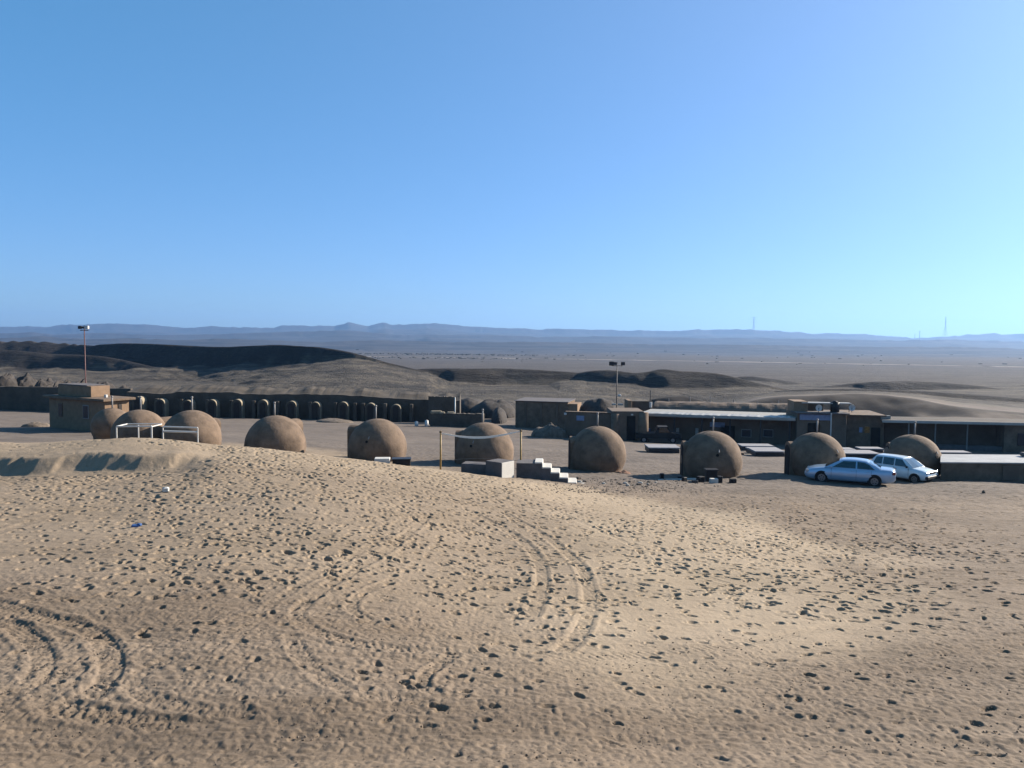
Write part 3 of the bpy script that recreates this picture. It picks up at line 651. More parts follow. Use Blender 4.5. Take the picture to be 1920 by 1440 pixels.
for i, (px, y, sz) in enumerate([(818, 771, .8), (829, 773, .4), (845, 773, .55)]):
    p = at(px, y + 2, 88.2)
    o = MB().box((0, 0, 0), (sz * 1.6, .5, .38), .1, .08).build('stone_block', M['cream'], None, False, Vector(p), .1); tag(o, ['largest pale stone block on the low wall', 'smallest pale stone block on the low wall, between two others', 'flat pale stone block at the right on the low wall'][i], 'stone', 'pale blocks lying on the low wall')
def post(name, label, cat, px, d, top_y, r, m, cap=None, group=None):
    g = G(px, d); H = float(zpix(px, top_y, d)) - g.z
    mb = MB().tube((0, 0, -.3), (0, 0, H), r, r * .85, 10)
    o = mb.build(name, m, None, True, g); tag(o, label, cat, group); return o, g, H
post('white_post', 'plain white post at the right end of the arched row', 'post', 853, 91.5, 745, .09, M['white'])
for i, (px, d, ty) in enumerate([(781, 87, 786), (800, 86.5, 783)]):
    g = G(px, d)
    tag(MB().tube((0, 0, -.1), (0, 0, .55 + i * .15), .22, .2, 12).tube((0, 0, .55 + i * .15), (0, 0, .62 + i * .15), .1, .08, 8).build('gas_bottle', M['white'], None, True, g), ['small white canister on the ground before the arched row', 'larger white canister beside the low wall'][i], 'canister', 'white canisters near the low wall')

# ================================================================ guardhouse
def guardhouse():
    A = G(93, 66); B = G(197, 62.5); rz = math.atan2(B.y - A.y, B.x - A.x); Lw = (B - A).length
    z0 = min(A.z, B.z); ztop = float(zpix(95, 745, 66)); H = ztop - A.z
    t = thing('guardhouse', 'flat-roofed brick guardhouse with a sunlit block on its roof', 'house', A, rz)
    D = 2.2
    MB().box((Lw / 2, D / 2, H / 2 - .3), (Lw, D, H + .6), 0, .03).build('walls', M['brick'], t)
    rf = MB().box((Lw / 2 + .05, D / 2 - .02, H + .10), (Lw + .75, D + .7, .2), 0, .02).build('roof', M['mud'], t)
    rb = MB().box((Lw * .40, D / 2 + .1, H + .2 + .45), (Lw * .60, 1.7, .9), 0, .02).build('roof_block', M['brick'], rf)
    MB().box((Lw * .37, D / 2 + .1, H + 1.15), (Lw * .52, 1.7, .07), 0, .01).build('coping', M['conc2'], rb)
    MB().box((Lw + .02, D * .62, H * .45), (.06, .32, H * .9), 0, .01).build('side_slot', M['door'], t)  # thin dark box on the right wall
    for fx, w_ in ((.22, .42), (.68, .62)):
        f = MB().box((Lw * fx, -.02, H * .62), (w_ + .14, .08, 1.15), 0, .01).build('window', M['grey'] if fx > .5 else M['mud2'], t)
        MB().box((Lw * fx, -.065, H * .62), (w_, .02, 1.0)).build('pane', M['wglass'], f)
    MB().box((Lw * .9, D * .3, H + .35), (.25, .2, .25), 0, .03).build('roof_box', M['white'], t)
    return t
guardhouse()

# ================================================================ floodlight masts
def mast(px, d, top_y, label, m, heads, r=.07, cam_=False, brace=False):
    g = G(px, d); H = float(zpix(px, top_y, d)) - g.z
    t = thing('floodlight_mast', label, 'lamp post', g)
    MB().tube((0, 0, -.4), (0, 0, H - .2), r * 1.25, r * .8, 10).build('pole', m, t, True)
    MB().tube((-.62 if px > 500 else -.38, 0, H - .35), (.62 if px > 500 else .38, 0, H - .35), .035, n=6).tube((0, 0, H - .4), (0, 0, H + .1), .03, n=6).build('crossbar', M['steel'], t)
    for x, s, mm in heads:
        f = MB().box((x, -.15, H - .1), (.52 * s, .22, .42 * s), 0, .04).build('floodlight', M['steel'] if mm == 'd' else M['white'], t)
        MB().box((x, -.275, H - .1), (.42 * s, .03, .32 * s)).build('lens', M['wglass'] if mm == 'd' else M['lamp'], f)
    return t, H, g
mast(162.5, 70, 612, 'tall red floodlight mast behind the guardhouse', M['redw'], [(-.28, .65, 'd'), (.05, .45, 'd'), (.30, .75, 'w')], .05)
t, H, g = mast(1155, 88, 680, 'thin grey floodlight mast behind the wall with the blue sign', M['steel'], [(-.65, 1.1, 'd'), (-.25, .8, 'd'), (.65, .9, 'd')], .05)
z1 = float(zpix(1157, 742, 88)) - g.z
MB().tube((0, -.06, z1), (.35, -.2, z1 + .1), .03, n=6).box((.3, -.25, z1 + .05), (.34, .3, .26), 0, .05).build('camera_box', M['white'], t)
z2 = float(zpix(1155, 758, 88)) - g.z
MB().box((-.3, -.12, z2), (.5, .2, .2), .2, .03).box((.45, -.12, z2), (.6, .2, .22), -.1, .03).build('lower_lamps', M['sheet'], t)
g = G(1218, 88); H = float(zpix(1218, 732, 88)) - g.z
t = thing('lamp_post', 'thin dark post with a white lamp halfway, left of the vaulted building', 'lamp post', g)
MB().tube((0, 0, -.3), (0, 0, H), .06, .04, 8).build('pole', M['steel'], t)
z1 = float(zpix(1219, 754, 88)) - g.z
MB().tube((.05, -.1, z1 - .6), (.05, -.1, z1), .13, .16, 10).build('lamp', M['white'], t)

# ================================================================ buildings in the middle distance
def face_box(name, label, cat, pxa, pxb, d, ytop, m, depth=5, dB=None, extra=None, roof=None, over=.25, th=.16, rough=True):
    A = G(pxa, d); B = G(pxb, dB or d); rz = math.atan2(B.y - A.y, B.x - A.x); Lw = math.hypot(B.x - A.x, B.y - A.y)
    H = float(zpix(pxa, ytop, d)) - A.z; lo = min(0, B.z - A.z) - .5
    t = thing(name, label, cat, A, rz)
    o = MB().box((Lw / 2, depth / 2, (H + lo) / 2), (Lw, depth, H - lo), 0, .04).build('walls', m, t)
    if roof: MB().box((Lw / 2, depth / 2 - .1, H + th / 2 + .003), (Lw + over * 2, depth + over * 2, th), 0, .02).build('roof', roof, t)
    return t, Lw, H, A, rz
def bx(t, name, c, d, m, par=None, rz=0, bev=.015): return MB().box(c, d, rz, bev).build(name, m, par or t)
t, Lw, H, A, rz = face_box('box_building', 'tall windowless brown box building with a sunlit right end', 'building', 966, 1064, 90, 752, M['mud'], 5.0, 88.5, roof=M['conc2'], over=.1, th=.08)
bx(t, 'lit_end_wall', (Lw + .55, 1.6, H * .5 - .3), (1.1, 2.9, H + .3), M['brick'])  # lighter tan colour paints the sun on this end
for k in range(3): bx(t, 'pilaster', (Lw * (.2 + .3 * k), -.05, H / 2), (.22, .12, H), M['mud2'])
t, Lw, H, A, rz = face_box('courtyard_wall', 'brown wall with a small blue and white sign on it', 'wall', 1060, 1150, 78, 773, M['mud2'], .5, 77)
bx(t, 'sign', (Lw * .31, -.04, H - .55), (.78, .05, .5), M['bluesign'])
bx(t, 'coping', (Lw / 2, .25, H + .05), (Lw + .1, .62, .09), M['mud'])
bx(t, 'lamp', (.0, -.12, H - .15), (.25, .25, .2), M['white'])
t, Lw, H, A, rz = face_box('gatehouse', 'low mud room with a dark doorway right of the wall with the blue sign', 'building', 1146, 1207, 76.5, 771, M['mud2'], 4, 76.5)
bx(t, 'doorway', (Lw * .60, -.03, H * .42), (.85, .08, H * .84), M['dark'])
MB().tube((Lw * .98, .1, -.4), (Lw * .98, .1, H - .1), .55, .5, 16).build('round_corner', M['mud'], t, True)
MB().tube((Lw * .12, .0, -.4), (Lw * .12, .0, H - .25), .5, .4, 16).build('round_buttress', M['mud'], t, True)
bx(t, 'lamp', (Lw * .62, -.14, H - .32), (.2, .18, .14), M['white'])
for i, (pxa, pxb, d, yt, lab) in enumerate([(1176, 1180, 88, 751, 'narrow sunlit pier behind the gatehouse'), (1184, 1222, 90, 752, 'dark back wall left of the vaulted building')]):
    if i == 0: g_t, *_ = face_box('pier', lab, 'wall', pxa, pxb + 4, d, yt, M['brick'], 2.6, d)
    else: face_box('back_wall', lab, 'wall', pxa, pxb, d, yt, M['muddk'], 1)
# long barrel vault
def vault():
    A = G(1216, 90); B = G(1496, 86); rz = math.atan2(B.y - A.y, B.x - A.x); Lw = math.hypot(B.x - A.x, B.y - A.y)
    za = float(zpix(1216, 755, 90)) - A.z; zb_ = float(zpix(1496, 760, 86)) - A.z
    t = thing('vaulted_building', 'long barrel-vaulted mud building behind the white-edged canopy', 'building', A, rz)
    n, k = 60, 16; vs = []
    for i in range(n + 1):
        f = i / n; top = za + (zb_ - za) * f; rr = 2.4; end = math.sqrt(max(0, 1 - max(0, (.05 - f) / .05) ** 2)) if f < .05 else 1
        for j in range(k + 1):
            a = math.pi * j / k; q = .9 * top
            vs.append((Lw * f, rr - rr * math.cos(a) * (.6 + .4 * end), (top - 1.7) + 1.7 * math.sin(a) * (.55 + .45 * end) if 0 < j < k else -.6))
    fs = [(i * (k + 1) + j, (i + 1) * (k + 1) + j, (i + 1) * (k + 1) + j + 1, i * (k + 1) + j + 1) for i in range(n) for j in range(k)] + [tuple(range(k + 1)), tuple(n * (k + 1) + j for j in range(k, -1, -1))]
    o = MB().add(vs, fs).build('vault', M['mud2'], t, False); roughen(o, .10, .8, 3)
    for f in (.13, .28, .42, .58, .74, .88):
        MB().tube((Lw * f, 2.4, za + (zb_ - za) * f - .1), (Lw * f, 2.4, za + (zb_ - za) * f + random.uniform(.2, .8)), .05, n=8).build('vent_pipe', M['grey'], t)
vault()
# canopy building with the bright roof edge
def canopy():
    A = G(1206, 80); B = G(1484, 74.5); rz = math.atan2(B.y - A.y, B.x - A.x); Lw = math.hypot(B.x - A.x, B.y - A.y)
    za = float(zpix(1205, 780, 80)) - A.z; zb_ = float(zpix(1486, 789, 74.5)) - A.z; tilt = math.atan2(zb_ - za, Lw)
    t = thing('canopy_building', 'long mud building under a flat roof with a bright white edge', 'building', A, rz)
    gz = lambda s: ground_z(A.x + math.cos(rz) * s, A.y + math.sin(rz) * s) - A.z
    n = 24; vs = []
    for i in range(n + 1):
        s = Lw * i / n; vs += [(s, 1.7, gz(s) - .5), (s, 1.7, za + (zb_ - za) * i / n), (s, 5.5, za + (zb_ - za) * i / n), (s, 5.5, gz(s) - .5)]
    MB().add(vs, [(i * 4 + j, i * 4 + 4 + j, i * 4 + 5 + j, i * 4 + 1 + j) for i in range(n) for j in range(3)] + [(0, 1, 2, 3), (n * 4 + 3, n * 4 + 2, n * 4 + 1, n * 4)]).build('walls', M['mud2'], t)
    rv = []
    for s, z in ((-.5, za), (Lw + .3, zb_)):
        rv += [(s, -.4, z + .02), (s, 5.8, z + .02), (s, 5.8, z + .24), (s, -.4, z + .24)]
    rf = MB().add(rv, [(0, 1, 2, 3), (7, 6, 5, 4), (0, 4, 5, 1), (1, 5, 6, 2), (2, 6, 7, 3), (3, 7, 4, 0)]).build('roof', M['conc'], t)
    cv = []
    for i in range(61):
        f = i / 60; s = -.5 + (Lw + .8) * f; z = za + (zb_ - za) * f + .24; j = random.uniform(0, .05)
        cv += [(s, -.46, z - .14), (s, -.46, z + .07 + j), (s, 1.3, z + .10 + j), (s, 1.3, z - .0)]
    MB().add(cv, [(i * 4 + j, i * 4 + 4 + j, i * 4 + 5 + j, i * 4 + 1 + j) for i in range(60) for j in range(3)]).build('roof_edge', M['sheet'], rf)
    for f in (.02, .22, .41, .60, .80, .985):
        s = Lw * f; MB().box((s, 0, (gz(s) - .3 + za + (zb_ - za) * f) / 2), (.14, .14, za + (zb_ - za) * f - gz(s) + .3), 0, .01).build('post', M['steel'], t)
    def w(name, px, y, ww, hh, m, dy=1.66):
        s = Lw * (px - 1206) / 278.0; z = float(zpix(px, y, A.y + math.sin(rz) * s + 1.7)) - A.z
        return MB().box((s, dy, z), (ww, .08, hh), 0, .01).build(name, m, t)
    for px, y, ww, hh, m in ((1238, 812, .8, .9, M['carpet']), (1268, 808, .32, .65, M['sheet']), (1306, 809, .3, .7, M['sheet']), (1400, 812, 1.0, .8, M['wglass']), (1440, 812, 1.0, .8, M['wglass'])):
        f_ = w('window', px, y, ww, hh, M['grey'] if m is M['wglass'] else m)
        if m is M['wglass']: MB().box((0, 0, 0), (ww - .14, .02, hh - .14)).build('pane', m, f_).location = f_.data.vertices[0].co * 0 + Vector((sum(v.co.x for v in f_.data.vertices) / len(f_.data.vertices), 1.61, sum(v.co.z for v in f_.data.vertices) / len(f_.data.vertices)))
    w('doorway', 1365, 818, 1.4, 2.2, M['dark'])
    w('shutter', 1345, 796, 1.5, .5, M['bluesign'])
canopy()
# dark pickup parked under the canopy front
def pickup():
    g = G(1232, 76.5)
    t = thing('pickup_truck', 'dark pickup truck parked in the shade of the canopy beside the blue tarpaulin', 'pickup', g, R(-6))
    MB().prism([(-2.1, .45), (-2.15, .95), (-.3, 1.0), (.0, 1.62), (.95, 1.64), (1.35, 1.08), (2.2, .95), (2.25, .5)], -.8, .8).build('body', M['black'], t)
    MB().prism([(.08, 1.08), (.16, 1.52), (.86, 1.54), (1.15, 1.08)], -.815, .815).build('side_window', M['glass'], t)
    for x in (-1.35, 1.45):
        for y in (-.78, .78):
            w_ = MB().tube((x, y - .11, .33), (x, y + .11, .33), .33, n=20).build('wheel', M['rubber'], t); MB().tube((x, y - .12, .33), (x, y + .12, .33), .18, n=14).build('rim', M['rim'], w_)
pickup()
g = G(1211, 78); z = float(zpix(1211, 812, 78)) - g.z
o = MB().prism([(-.55, z - .5), (-.45, z + .1), (.05, z + .5), (.4, z + .45), (.42, z - .5)], -.25, .25).build('tarpaulin', M['blue'], None, False, g); tag(o, 'bright blue tarpaulin hung under the left end of the white-edged canopy', 'tarpaulin')

# raised sitting platforms in the courtyard
def platform(pxa, pxb, d, ytop, label, depth=2.0, m=None, leg=True, i=0):
    for _ in range(30):                               # depth at which the top stands knee-high
        A = at(pxa, ytop, d); hh = A[2] - ground_z(A[0], d); d -= (hh - .42) * -3.0 if False else (.42 - hh) * 3.0
    A = at(pxa, ytop, d); B = at(pxb, ytop, d); Lw = B[0] - A[0]; gz = ground_z((A[0] + B[0]) / 2, d)
    H = A[2] - gz
    t = thing('sitting_platform', label, 'platform', (A[0], d, gz), 0, 'low sitting platforms in the courtyard')
    MB().box((Lw / 2, depth / 2, H - .05), (Lw, depth, .1), 0, .015).build('top', M['carpet'], t)
    MB().box((Lw / 2, depth / 2, (H - .13) / 2 - .02), (Lw - .1, depth - .1, max(.1, H - .12)), 0, .01).build('base', m or M['steel'], t)
    return t
platform(1216, 1276, 69.5, 839, 'wide low platform with a pale top left of the ledged dome hut')
platform(1391, 1452, 72, 836, 'low platform farthest back between the ledged dome hut and the saloon', 1.6)
platform(1404, 1462, 70.5, 841, 'middle one of three stacked-looking low platforms left of the dome with the dark doorway', 1.0)
platform(1416, 1473, 67.5, 846, 'nearest low platform left of the dome with the dark doorway')
platform(1584, 1606, 72, 843, 'short low platform right behind the dome of the saloon car', 1.4)
platform(1584, 1652, 67.5, 850, 'long low platform above the saloon car roof')
platform(1614, 1658, 72.5, 841, 'low platform in front of the orange poster', 1.2)
platform(1762, 1822, 66, 848, 'low platform right of the last dome with its end in the shade', 1.2)
platform(1760, 1793, 59, 857, 'short low platform touching the right side of the last dome', 1.0)

# ================================================================ right-hand complex
t, Lw, H, A, rz = face_box('service_room', 'grey room with blue framed panels and clutter on its roof', 'building', 1493, 1586, 74, 775, M['mud2'], 4.5, 73.5)
bx(t, 'blue_frame', (Lw * .36, -.05, H - .35), (Lw * .62, .07, .55), M['bluesign']); bx(t, 'door', (Lw * .34, -.04, H * .36), (1.1, .08, H * .72), M['dark'])
MB().tube((Lw * .66, -.4, -.3), (Lw * .66, -.4, H + .1), .06, n=8).build('post', M['white'], t)
MB().box((Lw / 2, .8, H + .06), (Lw + .3, 2.4, .1), 0, .02).build('parapet', M['conc2'], t)
sunb = bx(t, 'roof_room', (.55, 2.2, H + .55), (1.3, 2.6, 1.05), M['brick'])
bx(t, 'roof_room_back', (1.9, 3.0, H + .45), (2.3, 1.4, .85), M['muddk'])
def solar(x, w_, z, lab):
    A2 = Vector((math.cos(rz) * x - math.sin(rz) * 1.2 + A.x, math.sin(rz) * x + math.cos(rz) * 1.2 + A.y, A.z + H + .1))
    q = thing('roof_rack', lab, 'rack', A2, rz, 'pale racks on the roof of the service room')
    MB().box((0, 0, z), (w_, 1.0, .1), 0, .01).build('shelf', M['sheet'], q)
    for sx_ in (-w_ / 2 + .06, w_ / 2 - .06): MB().tube((sx_, 0, 0), (sx_, 0, z), .035, n=6).build('leg', M['steel'], q)
solar(2.1, 3.0, .85, 'long pale metal rack on the roof of the service room')
solar(4.55, 1.3, .85, 'short pale metal rack at the right on the roof of the service room')
def onroof(x, y, name, lab, cat, f):
    p = Vector((math.cos(rz) * x - math.sin(rz) * y + A.x, math.sin(rz) * x + math.cos(rz) * y + A.y, A.z + H + .11)); f(name, lab, cat, p)
def dish(name, lab, cat, p):
    t2 = thing(name, lab, cat, p); MB().tube((0, 0, 0), (0, 0, .45), .03, n=6).build('stand', M['steel'], t2)
    mb = MB(); n = 16; vs = [(0, .06, .45)] + [(.32 * math.cos(2 * math.pi * i / n), -.03, .45 + .32 * math.sin(2 * math.pi * i / n)) for i in range(n)]
    mb.add(vs, [(0, 1 + i, 1 + (i + 1) % n) for i in range(n)]); o = mb.build('reflector', M['white'], t2); o.data.materials[0] = M['white']
    sm = o.modifiers.new('thick', 'SOLIDIFY'); sm.thickness = .02
onroof(2.0, .1, 'satellite_dish', 'small white satellite dish under the long roof rack', 'dish', dish)
onroof(5.3, .9, 'satellite_dish', 'small white satellite dish at the right edge of the service room roof', 'dish', dish)
def tank(name, lab, cat, p): tag(MB().tube((0, 0, 0), (0, 0, .95), .42, .42, 18).tube((0, 0, .95), (0, 0, 1.08), .3, .12, 18).build(name, M['black'], None, True, p), lab, cat)
onroof(3.75, 1.0, 'water_tank', 'black round water tank between the two roof racks', 'tank', tank)
t, Lw, H, A, rz = face_box('kiosk_building', 'brown building with a dark door and an orange poster', 'building', 1586, 1656, 75, 779, M['mud'], 5, 74.5)
bx(t, 'door', (Lw * .78, -.04, 1.0), (.85, .08, 2.0), M['dark'])
bx(t, 'orange_poster', (Lw * .55, -.03, 1.75), (.46, .04, .62), M['orange']); bx(t, 'white_notice', (Lw * .38, -.03, 1.72), (.3, .04, .5), M['bluesign'])
bx(t, 'roof', (Lw / 2 - .1, 2.2, H + .07), (Lw + .3, 5.4, .12), M['mud']); bx(t, 'parapet', (Lw + .05, -.1, H - .12), (.9, .35, .42), M['conc'])
def shed():
    A = G(1660, 73.5); B = G(1990, 68.5); rz = math.atan2(B.y - A.y, B.x - A.x); Lw = math.hypot(B.x - A.x, B.y - A.y)
    za = float(zpix(1660, 790, 73.5)) - A.z; zb_ = float(zpix(1990, 797, 68.5)) - A.z
    gz = lambda s: ground_z(A.x + math.cos(rz) * s, A.y + math.sin(rz) * s) - A.z
    t = thing('long_shed', 'long open-fronted shed with a thin pale roof edge at the right', 'building', A, rz)
    def strip(name, y0, y1, zlo, zhi, m, s0=0, s1=Lw, par=None):
        vs = []; n = 20
        for i in range(n + 1):
            s = s0 + (s1 - s0) * i / n; r_ = za + (zb_ - za) * s / Lw; lo = gz(s) + zlo if zlo < 5 else r_ + (zlo - 10); hi = r_ + zhi
            vs += [(s, y0, lo), (s, y0, hi), (s, y1, hi), (s, y1, lo)]
        return MB().add(vs, [(i * 4 + j, i * 4 + 4 + j, i * 4 + 4 + (j + 1) % 4, i * 4 + (j + 1) % 4) for i in range(n) for j in range(4)] + [(0, 1, 2, 3), (n * 4 + 3, n * 4 + 2, n * 4 + 1, n * 4)]).build(name, m, par or t)
    strip('back_wall', 3.2, 3.7, -.5, -.01, M['mud2'])
    rf = strip('roof', -.4, 4.0, 10, .12, M['muddk'], -.4)
    strip('roof_edge', -.48, -.405, 9.93, .17, M['sheet'], -.4, None or Lw, rf)
    for px in (1705, 1757, 1818):
        s = Lw * (px - 1660) / 330.0; MB().tube((s, 0, gz(s) - .3), (s, 0, za + (zb_ - za) * s / Lw), .055, n=8).build('post', M['grey'], t)
    s1 = Lw * (1886 - 1660) / 330.0; strip('end_room', -.05, 3.1, -.5, -.02, M['mud'], s1, Lw)
    MB().box((s1 + 1.6, -.1, 1.5), (1.1, .08, 1.1), 0, .01).build('window', M['wglass'], t)
    strip('low_ledge', .4, .8, -.3, -2.15, M['conc2'], Lw * .30, s1)
shed()
# raised terrace at the right, nearer
def terrace():
    g0 = G(1763, 43.4); w_ = 9; gz = min(ground_z(g0.x + i, 43.4) for i in range(0, 9)); top = float(zpix(1850, 869, 43.4))
    H = top - g0.z
    t = thing('terrace_wall', 'waist-high brown terrace wall with a pale flat top right of the cars', 'wall', g0, 0)
    MB().box((w_ / 2, 1.5, H / 2 - .4), (w_, 3.0, H + .8)).shear(.56).build('wall', M['mud'], t)
    MB().box((w_ / 2, 1.48, H + .035), (w_ + .08, 3.1, .07)).shear(.56).build('slab', M['sheet'], t)
    MB().box((3.95, -.03, H * .46), (.95, .07, H * .8), 0, .01).build('patched_panel', M['mud2'], t)
    MB().box((w_ - 1.6, 2.3, H + .2), (2.6, .5, .22), 0, .03).build('kerb', M['conc2'], t)
terrace()

# ================================================================ stairs and block near the mound
def stairs():
    g = G(968, 37.6); ztop = float(zpix(968, 866, 37.6)); n = 6
    t = thing('concrete_stairs', 'free-standing concrete stairs going down to the right', 'stairs', (g.x, g.y, g.z), R(-4))
    total = ztop - g.z; L0 = 1.0; rise = .24; run = .42
    pts = [(0, -.9), (0, total)]; x = L0 + .25; z = total
    for i in range(n):
        pts.append((x, z)); z -= rise; pts.append((x, z)); x += run
    pts.append((x, z)); pts.append((x, -1.6))
    # sun painted in: shade-dark body, sunlit-pale tops and risers
    pts2 = [(a, b_ - .06) if b_ > -.8 else (a, b_) for a, b_ in pts]
    MB().prism(pts2, 0, 1.25).build('body', M['conc2'], t)
    x = L0 + .25; z = total; prev = 0
    for i in range(n + 1):
        x0 = .55 if i == 0 else prev
        x0b = L0 - .1 if i == 0 else prev
        MB().box(((x0b + x + .02) / 2, .62, z - .03), (x - x0b + .02, 1.3, .07), 0, .008).box((x + .018, .62, z - rise / 2 - .03), (.04, 1.26, rise - .02), 0, .005).build('step', M['pale'], t)
        prev = x; z -= rise; x += run
stairs()
def blocks():
    g = G(934, 36.9); top = float(zpix(934, 864, 36.9)); H = top - g.z
    t = thing('concrete_block', 'square concrete plinth with a sunlit pale side half sunk in the sand', 'block', (g.x, g.y, g.z), R(-38))
    MB().box((0, .1, H / 2 - .4), (.98, .95, H + .8), 0, .02).build('body', M['conc2'], t)
    MB().box((.51, .1, H / 2 - .4), (.04, .93, H + .78), 0, .005).build('lit_side', M['pale'], t)  # sunlight on this face put into a pale panel
    g2 = G(896, 37.6); H2 = float(zpix(896, 868, 37.6)) - g2.z
    o = MB().box((0, 0, H2 / 2 - .4), (1.5, .8, H2 + .8), 0, .03).build('concrete_block', M['conc2'], None, False, g2, R(-12)); tag(o, 'low grey concrete block in the shade left of the pale plinth', 'block')
blocks()
# ================================================================ small things on the ground
def put(name, label, cat, px, d, dims, m, rz=0, lift=0, group=None, bev=.02, tube=False):
    g = G(px, d); a, b_, h = dims
    mb = MB().tube((0, 0, -.05), (0, 0, h), a / 2, a / 2, 14) if tube else MB().box((0, 0, h / 2 - .03), (a, b_, h + .06), 0, bev)
    o = mb.build(name, m, None, False, g + Vector((0, 0, lift)), rz); return tag(o, label, cat, group)
def on_crest(px, py, d): return Vector(at(px, py, d))
p = on_crest(717, 861, 33.6); tag(MB().box((0, 0, -.05), (.66, .5, .22), .1, .015).build('white_slab', M['pale'], None, False, p), 'pale slab lying on the sand crest beside the black box', 'slab')
p = on_crest(753, 866, 33.8); q = thing('black_box', 'flat black box on the sand crest right of the pale slab', 'box', p, .15)
MB().box((0, 0, .0), (.80, .55, .28), 0, .03).build('case', M['black'], q); MB().box((0, 0, .155), (.84, .58, .03), 0, .01).build('lid', M['steel'], q)
SM = 'dark blocks scattered before the ledged dome hut'
put('block', 'small dark upright block leftmost of the scatter before the ledged dome hut', 'block', 1241, 42.6, (.2, .2, .32), M['black'], .2, 0, SM)
put('block', 'small dark block just below the left shadow edge of the ledged dome', 'block', 1283, 41.6, (.25, .2, .24), M['black'], .6, 0, SM)
put('block', 'dark block close left of the black pedestal', 'block', 1313, 41.3, (.36, .3, .34), M['black'], .4, 0, SM)
put('block', 'low flat dark block in front of the black pedestal', 'block', 1303, 41.0, (.3, .2, .14), M['steel'], .1, 0, SM)
put('block', 'dark upright block right against the black pedestal', 'block', 1349, 41.2, (.24, .3, .38), M['black'], .1, 0, SM)
put('block', 'dark rectangular block rightmost of the scatter before the ledged dome', 'block', 1374, 41.2, (.36, .2, .24), M['black'], .1, 0, SM)
put('block', 'tiny dark block near the foot of the ledged dome shadow', 'block', 1275, 43.2, (.3, .2, .14), M['steel'], .1, 0, SM)
put('plank', 'pale plank lying on the ground between the dark blocks', 'plank', 1272, 42.4, (2.4, .16, .06), M['pale'], .16)
g = G(1333, 42.0); q = thing('pedestal', 'black square pedestal standing in front of the ledged dome hut', 'pedestal', g)
MB().box((0, 0, .3), (.62, .5, .66), 0, .02).build('column', M['black'], q); MB().box((0, 0, .66), (.7, .58, .06), 0, .01).build('cap', M['steel'], q)
put('white_crate', 'white crate on the ground in front of the black pedestal', 'crate', 1338, 41.1, (.42, .3, .26), M['pale'], .05)
for i in range(26):
    px = random.uniform(1060, 1235); d = random.uniform(37.8, 41.5); s = random.uniform(.06, .17)
    g = G(px, d); mb = MB(); n = 6
    mb.box((0, 0, s * .3), (s * 1.6, s * 1.2, s * .9), random.uniform(0, 3), s * .25); o = mb.build('rock', M['rubble'] if i % 3 else M['conc'], None, False, g, random.uniform(0, 3)); tag(o, 'small loose rock on the rough ground right of the concrete stairs', 'rock', 'loose rocks between the stairs and the ledged dome')
put('stone', 'single dark stone on the open gravel below the terrace wall', 'stone', 1844, 37.5, (.16, .14, .16), M['rubble'], .4, 0, None, .05)
g = G(1738, 41.6)
# metal frames on the crest at the left
def frame(pa, pb, ya, yb, ybase, d, label, ups, low=None, d2=None):
    A = at(pa, ybase, d); B = at(pb, ybase, d)
    t = thing('metal_frame', label, 'frame', Vector(A)); Lw = B[0] - A[0]; dz = B[2] - A[2]
    h = at(pa, ya, d)[2] - A[2]; h2 = at(pb, yb, d)[2] - A[2]; r = .035
    MB().tube((0, 0, h), (Lw, 0, h2), r, n=8).build('top_bar', M['white'], t)
    for f, yy in ups:
        x = Lw * f; MB().tube((x, yy, -.5 + dz * f), (x, yy, h + (h2 - h) * f), r * .9, n=8).build('leg', M['white'], t)
    if low: z = low / FPX * d; MB().tube((0.02, 0, h - z), (Lw, 0, h2 - z), r * 1.3, n=8).build('lower_bar', M['white'], t)
    else:
        MB().tube((0, 1.0, h + .0), (Lw, 1.0, h2 + .0), r * .8, n=8).build('back_bar', M['white'], t)
        for x in (0, Lw): MB().tube((x, 0, h), (x, 1.0, h), r * .8, n=8).build('side_bar', M['white'], t)
frame(219, 285, 799.5, 799.5, 829, 35.3, 'white metal table frame with four uprights at the sand crest', [(0, 0), (1, 0), (.32, 1.0), (.70, 1.0)])
frame(306, 371, 800, 802, 830, 35.3, 'wider white metal frame with a double top bar at the sand crest', [(1, 0), (.0, .0)], low=8.5)
